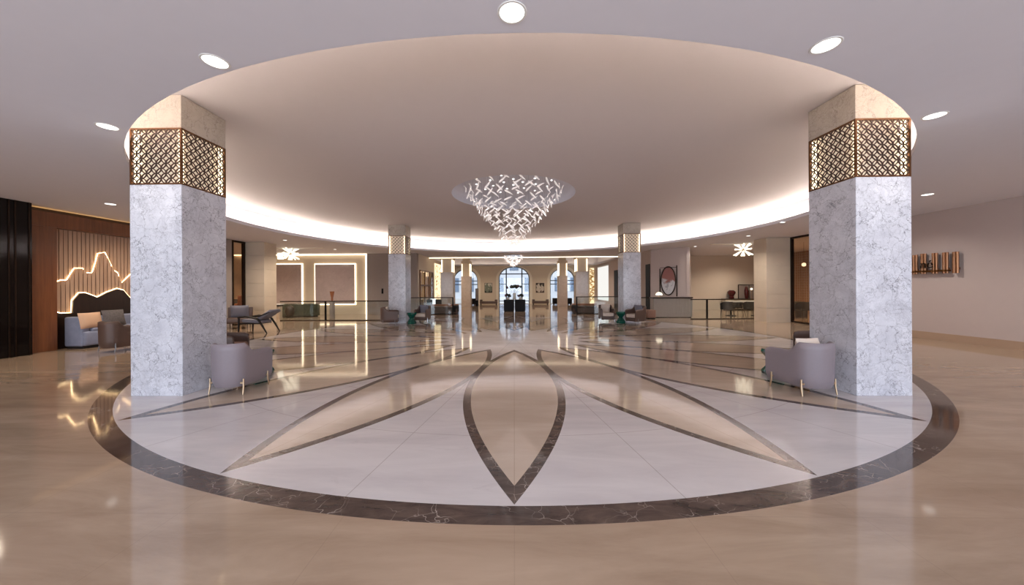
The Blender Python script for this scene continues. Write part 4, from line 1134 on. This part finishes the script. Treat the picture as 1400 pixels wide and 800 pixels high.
MB().box(-.1, .1, -.008, .008, .53, 1.52).obj('panel', 'wall_dark', t, smooth=False); MB().box(-.14, .14, -.13, .13, 0, .03).obj('base', 'black', t, smooth=False); MB().box(-.1, .1, -.01, .01, .03, .5).obj('lower_panel', 'black', t, smooth=False)
for pa, pb, m, l in ((662.5, 673, 'pic_a', 'small square framed painting in green and cream left of the central arch'), (732.5, 744, 'pic_b', 'small square framed painting in dark red and cream right of the central arch')):
    xa, zt = onY(pa, 387, YB); xb, _ = onY(pb, 387, YB); zb = onY((pa + pb) / 2, 400.3, YB)[1]; h = (xb - xa) / 2; v = (zt - zb) / 2
    t = thing('framed_painting', l, 'picture', ((xa + xb) / 2, YB - .005, (zt + zb) / 2), 0, 'framed paintings on the window wall')
    MB().box(-h + .03, h - .03, -.03, -.005, -v + .03, v - .03).obj('canvas', m, t, smooth=False)
    MB().box(-h, h, -.04, 0, v - .035, v).box(-h, h, -.04, 0, -v, -v + .035).box(-h, -h + .035, -.04, 0, -v, v).box(h - .035, h, -.04, 0, -v, v).obj('frame', 'dark_bronze', t, smooth=False)

# console pair with flowers
YK = 12.25
for pa, pb, l in ((688.6, 702.9, 'black lacquer console cabinet, the half on the green painting side, under the flowers'), (703.7, 718.3, 'black lacquer console cabinet, the half on the dark red painting side, under the flowers')):
    xa, xb = XatY(pa, YK), XatY(pb, YK); h = (xb - xa) / 2
    t = thing('console_cabinet', l, 'cabinet', ((xa + xb) / 2, YK + .35, 0), 0, 'black console cabinets')
    MB().box(-h, h, -.34, .34, .05, .76, .008, 1).obj('cabinet_body', 'black', t, smooth=False)
    MB().box(-h, h, -.35, .35, .76, .79, .005, 1).obj('counter_top', 'black', t, smooth=False)
    MB().box(-h + .03, h - .03, -.3, .3, 0, .05).obj('plinth', 'black', t, smooth=False)
    MB().box(-h + .02, h - .02, -.352, -.34, .1, .72).obj('door', 'black', t, smooth=False)
def clump(b, c, r, k=9):
    for i in range(k):
        d = Vector((random.gauss(0, 1), random.gauss(0, 1), random.gauss(0, .7))).normalized() * r * random.uniform(.3, .9)
        b.ball((c[0] + d.x, c[1] + d.y, c[2] + d.z), r * random.uniform(.35, .55), 8, 6)
def bouquet(px, pts, vase_h, label, vmat):
    x = XatY(px, YK + .35); t = thing('flower_vase', label, 'flower arrangement', (x, YK + .35, .79), 0, 'flower arrangements on the black consoles')
    MB().lathe([(0, 0), (.10, 0), (.12, .04), (.09, vase_h * .6), (.12, vase_h), (.105, vase_h), (.08, vase_h * .6), (.1, .05), (0, .04)], 20).obj('vase_body', vmat, t)
    b = MB()
    for p in pts: b.tube([(0, 0, vase_h * .5), (p[0] * .4, p[1] * .4, vase_h + (p[2] - vase_h) * .5), p[:3]], .008, 5)
    b.obj('stems', 'leaf', t)
    for i, p in enumerate(pts):
        b = MB(); clump(b, p, p[3]); b.obj('blossom', 'petal' if i % 3 == 0 else 'leaf', t)
    return t
bouquet(703.3, [(-.48, 0, .86, .11), (-.2, .1, .88, .14), (0, -.1, .92, .16), (.2, .1, .88, .15), (.47, 0, .86, .11)], .45, 'tall flower arrangement with spreading dark blossoms in the middle of the black consoles', 'white')
bouquet(694.5, [(-.12, 0, .30, .12), (.1, .05, .26, .13), (0, -.12, .33, .1)], .16, 'low dark flower bowl on the console half by the green painting', 'white')
bouquet(711.5, [(-.12, 0, .28, .12), (.12, .05, .27, .13), (0, -.12, .33, .1)], .16, 'low dark flower bowl on the console half by the dark red painting', 'white')

# ------------------------------------------------------------------ lights
def area(name, loc, size, energy, color, rot_, size_y=None):
    L = bpy.data.lights.new(name, 'AREA'); L.energy = energy; L.color = color; L.size = size
    if size_y: L.shape = 'RECTANGLE'; L.size_y = size_y
    o = bpy.data.objects.new(name, L); COL.objects.link(o); o.location = loc; o.rotation_euler = rot_; return o
def point(name, loc, energy, color, r=.1):
    L = bpy.data.lights.new(name, 'POINT'); L.energy = energy; L.color = color; L.shadow_soft_size = r
    o = bpy.data.objects.new(name, L); COL.objects.link(o); o.location = loc; return o
def spot(name, loc, energy, color, ang=130, blend=.9, r=.08):
    L = bpy.data.lights.new(name, 'SPOT'); L.energy = energy; L.color = color; L.spot_size = math.radians(ang); L.spot_blend = blend; L.shadow_soft_size = r
    o = bpy.data.objects.new(name, L); COL.objects.link(o); o.location = loc; return o
for i, (px, py, r, l) in enumerate(DLS):
    x, y = onZ(px, py, CZ); spot('downlight_and_fill', (x, y, CZ - .03), 50, (1, .93, .85))
area('daylight_fill', (0, Y0 + .1, 2.0), 24, 960, (.78, .87, 1.0), (PI / 2, 0, 0), 3.4)  # unseen area light added as cool daylight fill from behind
for x, y, e in ((-15, 6.5, 700), (15.2, 6.0, 700), (-12, 8.6, 45), (12.5, 9.8, 160), (14.5, 11.2, 260), (-5.5, 17, 200), (5.5, 17, 200), (-3, 20.3, 240), (3, 20.3, 240), (-6.5, 20.3, 120), (6.5, 20.3, 120), (-3.5, 12, 60), (3.5, 12, 60), (7, 14, 60)):
    spot('ceiling_fill', (x, y, CZ - .1), e, (1, .85, .68), 150)  # unseen spots without fixtures, added to brighten side rooms and rear hall
for sx in (-1, 1):
    for y in (-13, -8, -4, -.5, 3, 6.5): spot('downlight_and_fill', (sx * 10.7, y, CZ - .05), 150 if sx > 0 else 210, (1, .92, .84) if sx > 0 else (1, .84, .66), 150)  # rows of added fill spots, no fixtures, to lift the side floors and walls
for x, y in ((-7.4, 7.2), (-4.2, 11.0), (0, 11.6), (4.2, 11.0), (6.9, 6.6), (-10, 4.5), (10, 4.5)): spot('downlight_and_fill', (x, y, CZ - .05), 110, (1, .9, .78), 150)  # added fill spots, no fixtures, to brighten the far floor and upper ceiling
for i in range(6):
    a = 2 * PI * i / 6; spot('dome_lamp', (1.0 * math.cos(a), 1.0 * math.sin(a), UZ + .3), 110, (1, .9, .82), 100)

sun = bpy.data.lights.new('sun', 'SUN'); sun.energy = 2.2; sun.angle = .02; so = bpy.data.objects.new('sun', sun); COL.objects.link(so); so.rotation_euler = (math.radians(40), math.radians(-35), 0)
w = bpy.data.worlds.new('world'); S.world = w; w.use_nodes = True
bg = w.node_tree.nodes['Background']; bg.inputs[0].default_value = (.82, .89, 1.0, 1); bg.inputs[1].default_value = .9

S.view_settings.view_transform = 'Standard'; S.view_settings.look = 'None'; S.view_settings.exposure = 0.0; S.view_settings.gamma = 1.0
c = S.cycles
c.use_denoising = True; c.max_bounces = 8; c.diffuse_bounces = 4; c.glossy_bounces = 4; c.transmission_bounces = 6; c.transparent_max_bounces = 12
c.sample_clamp_indirect = 6.0; c.caustics_reflective = False; c.caustics_refractive = False
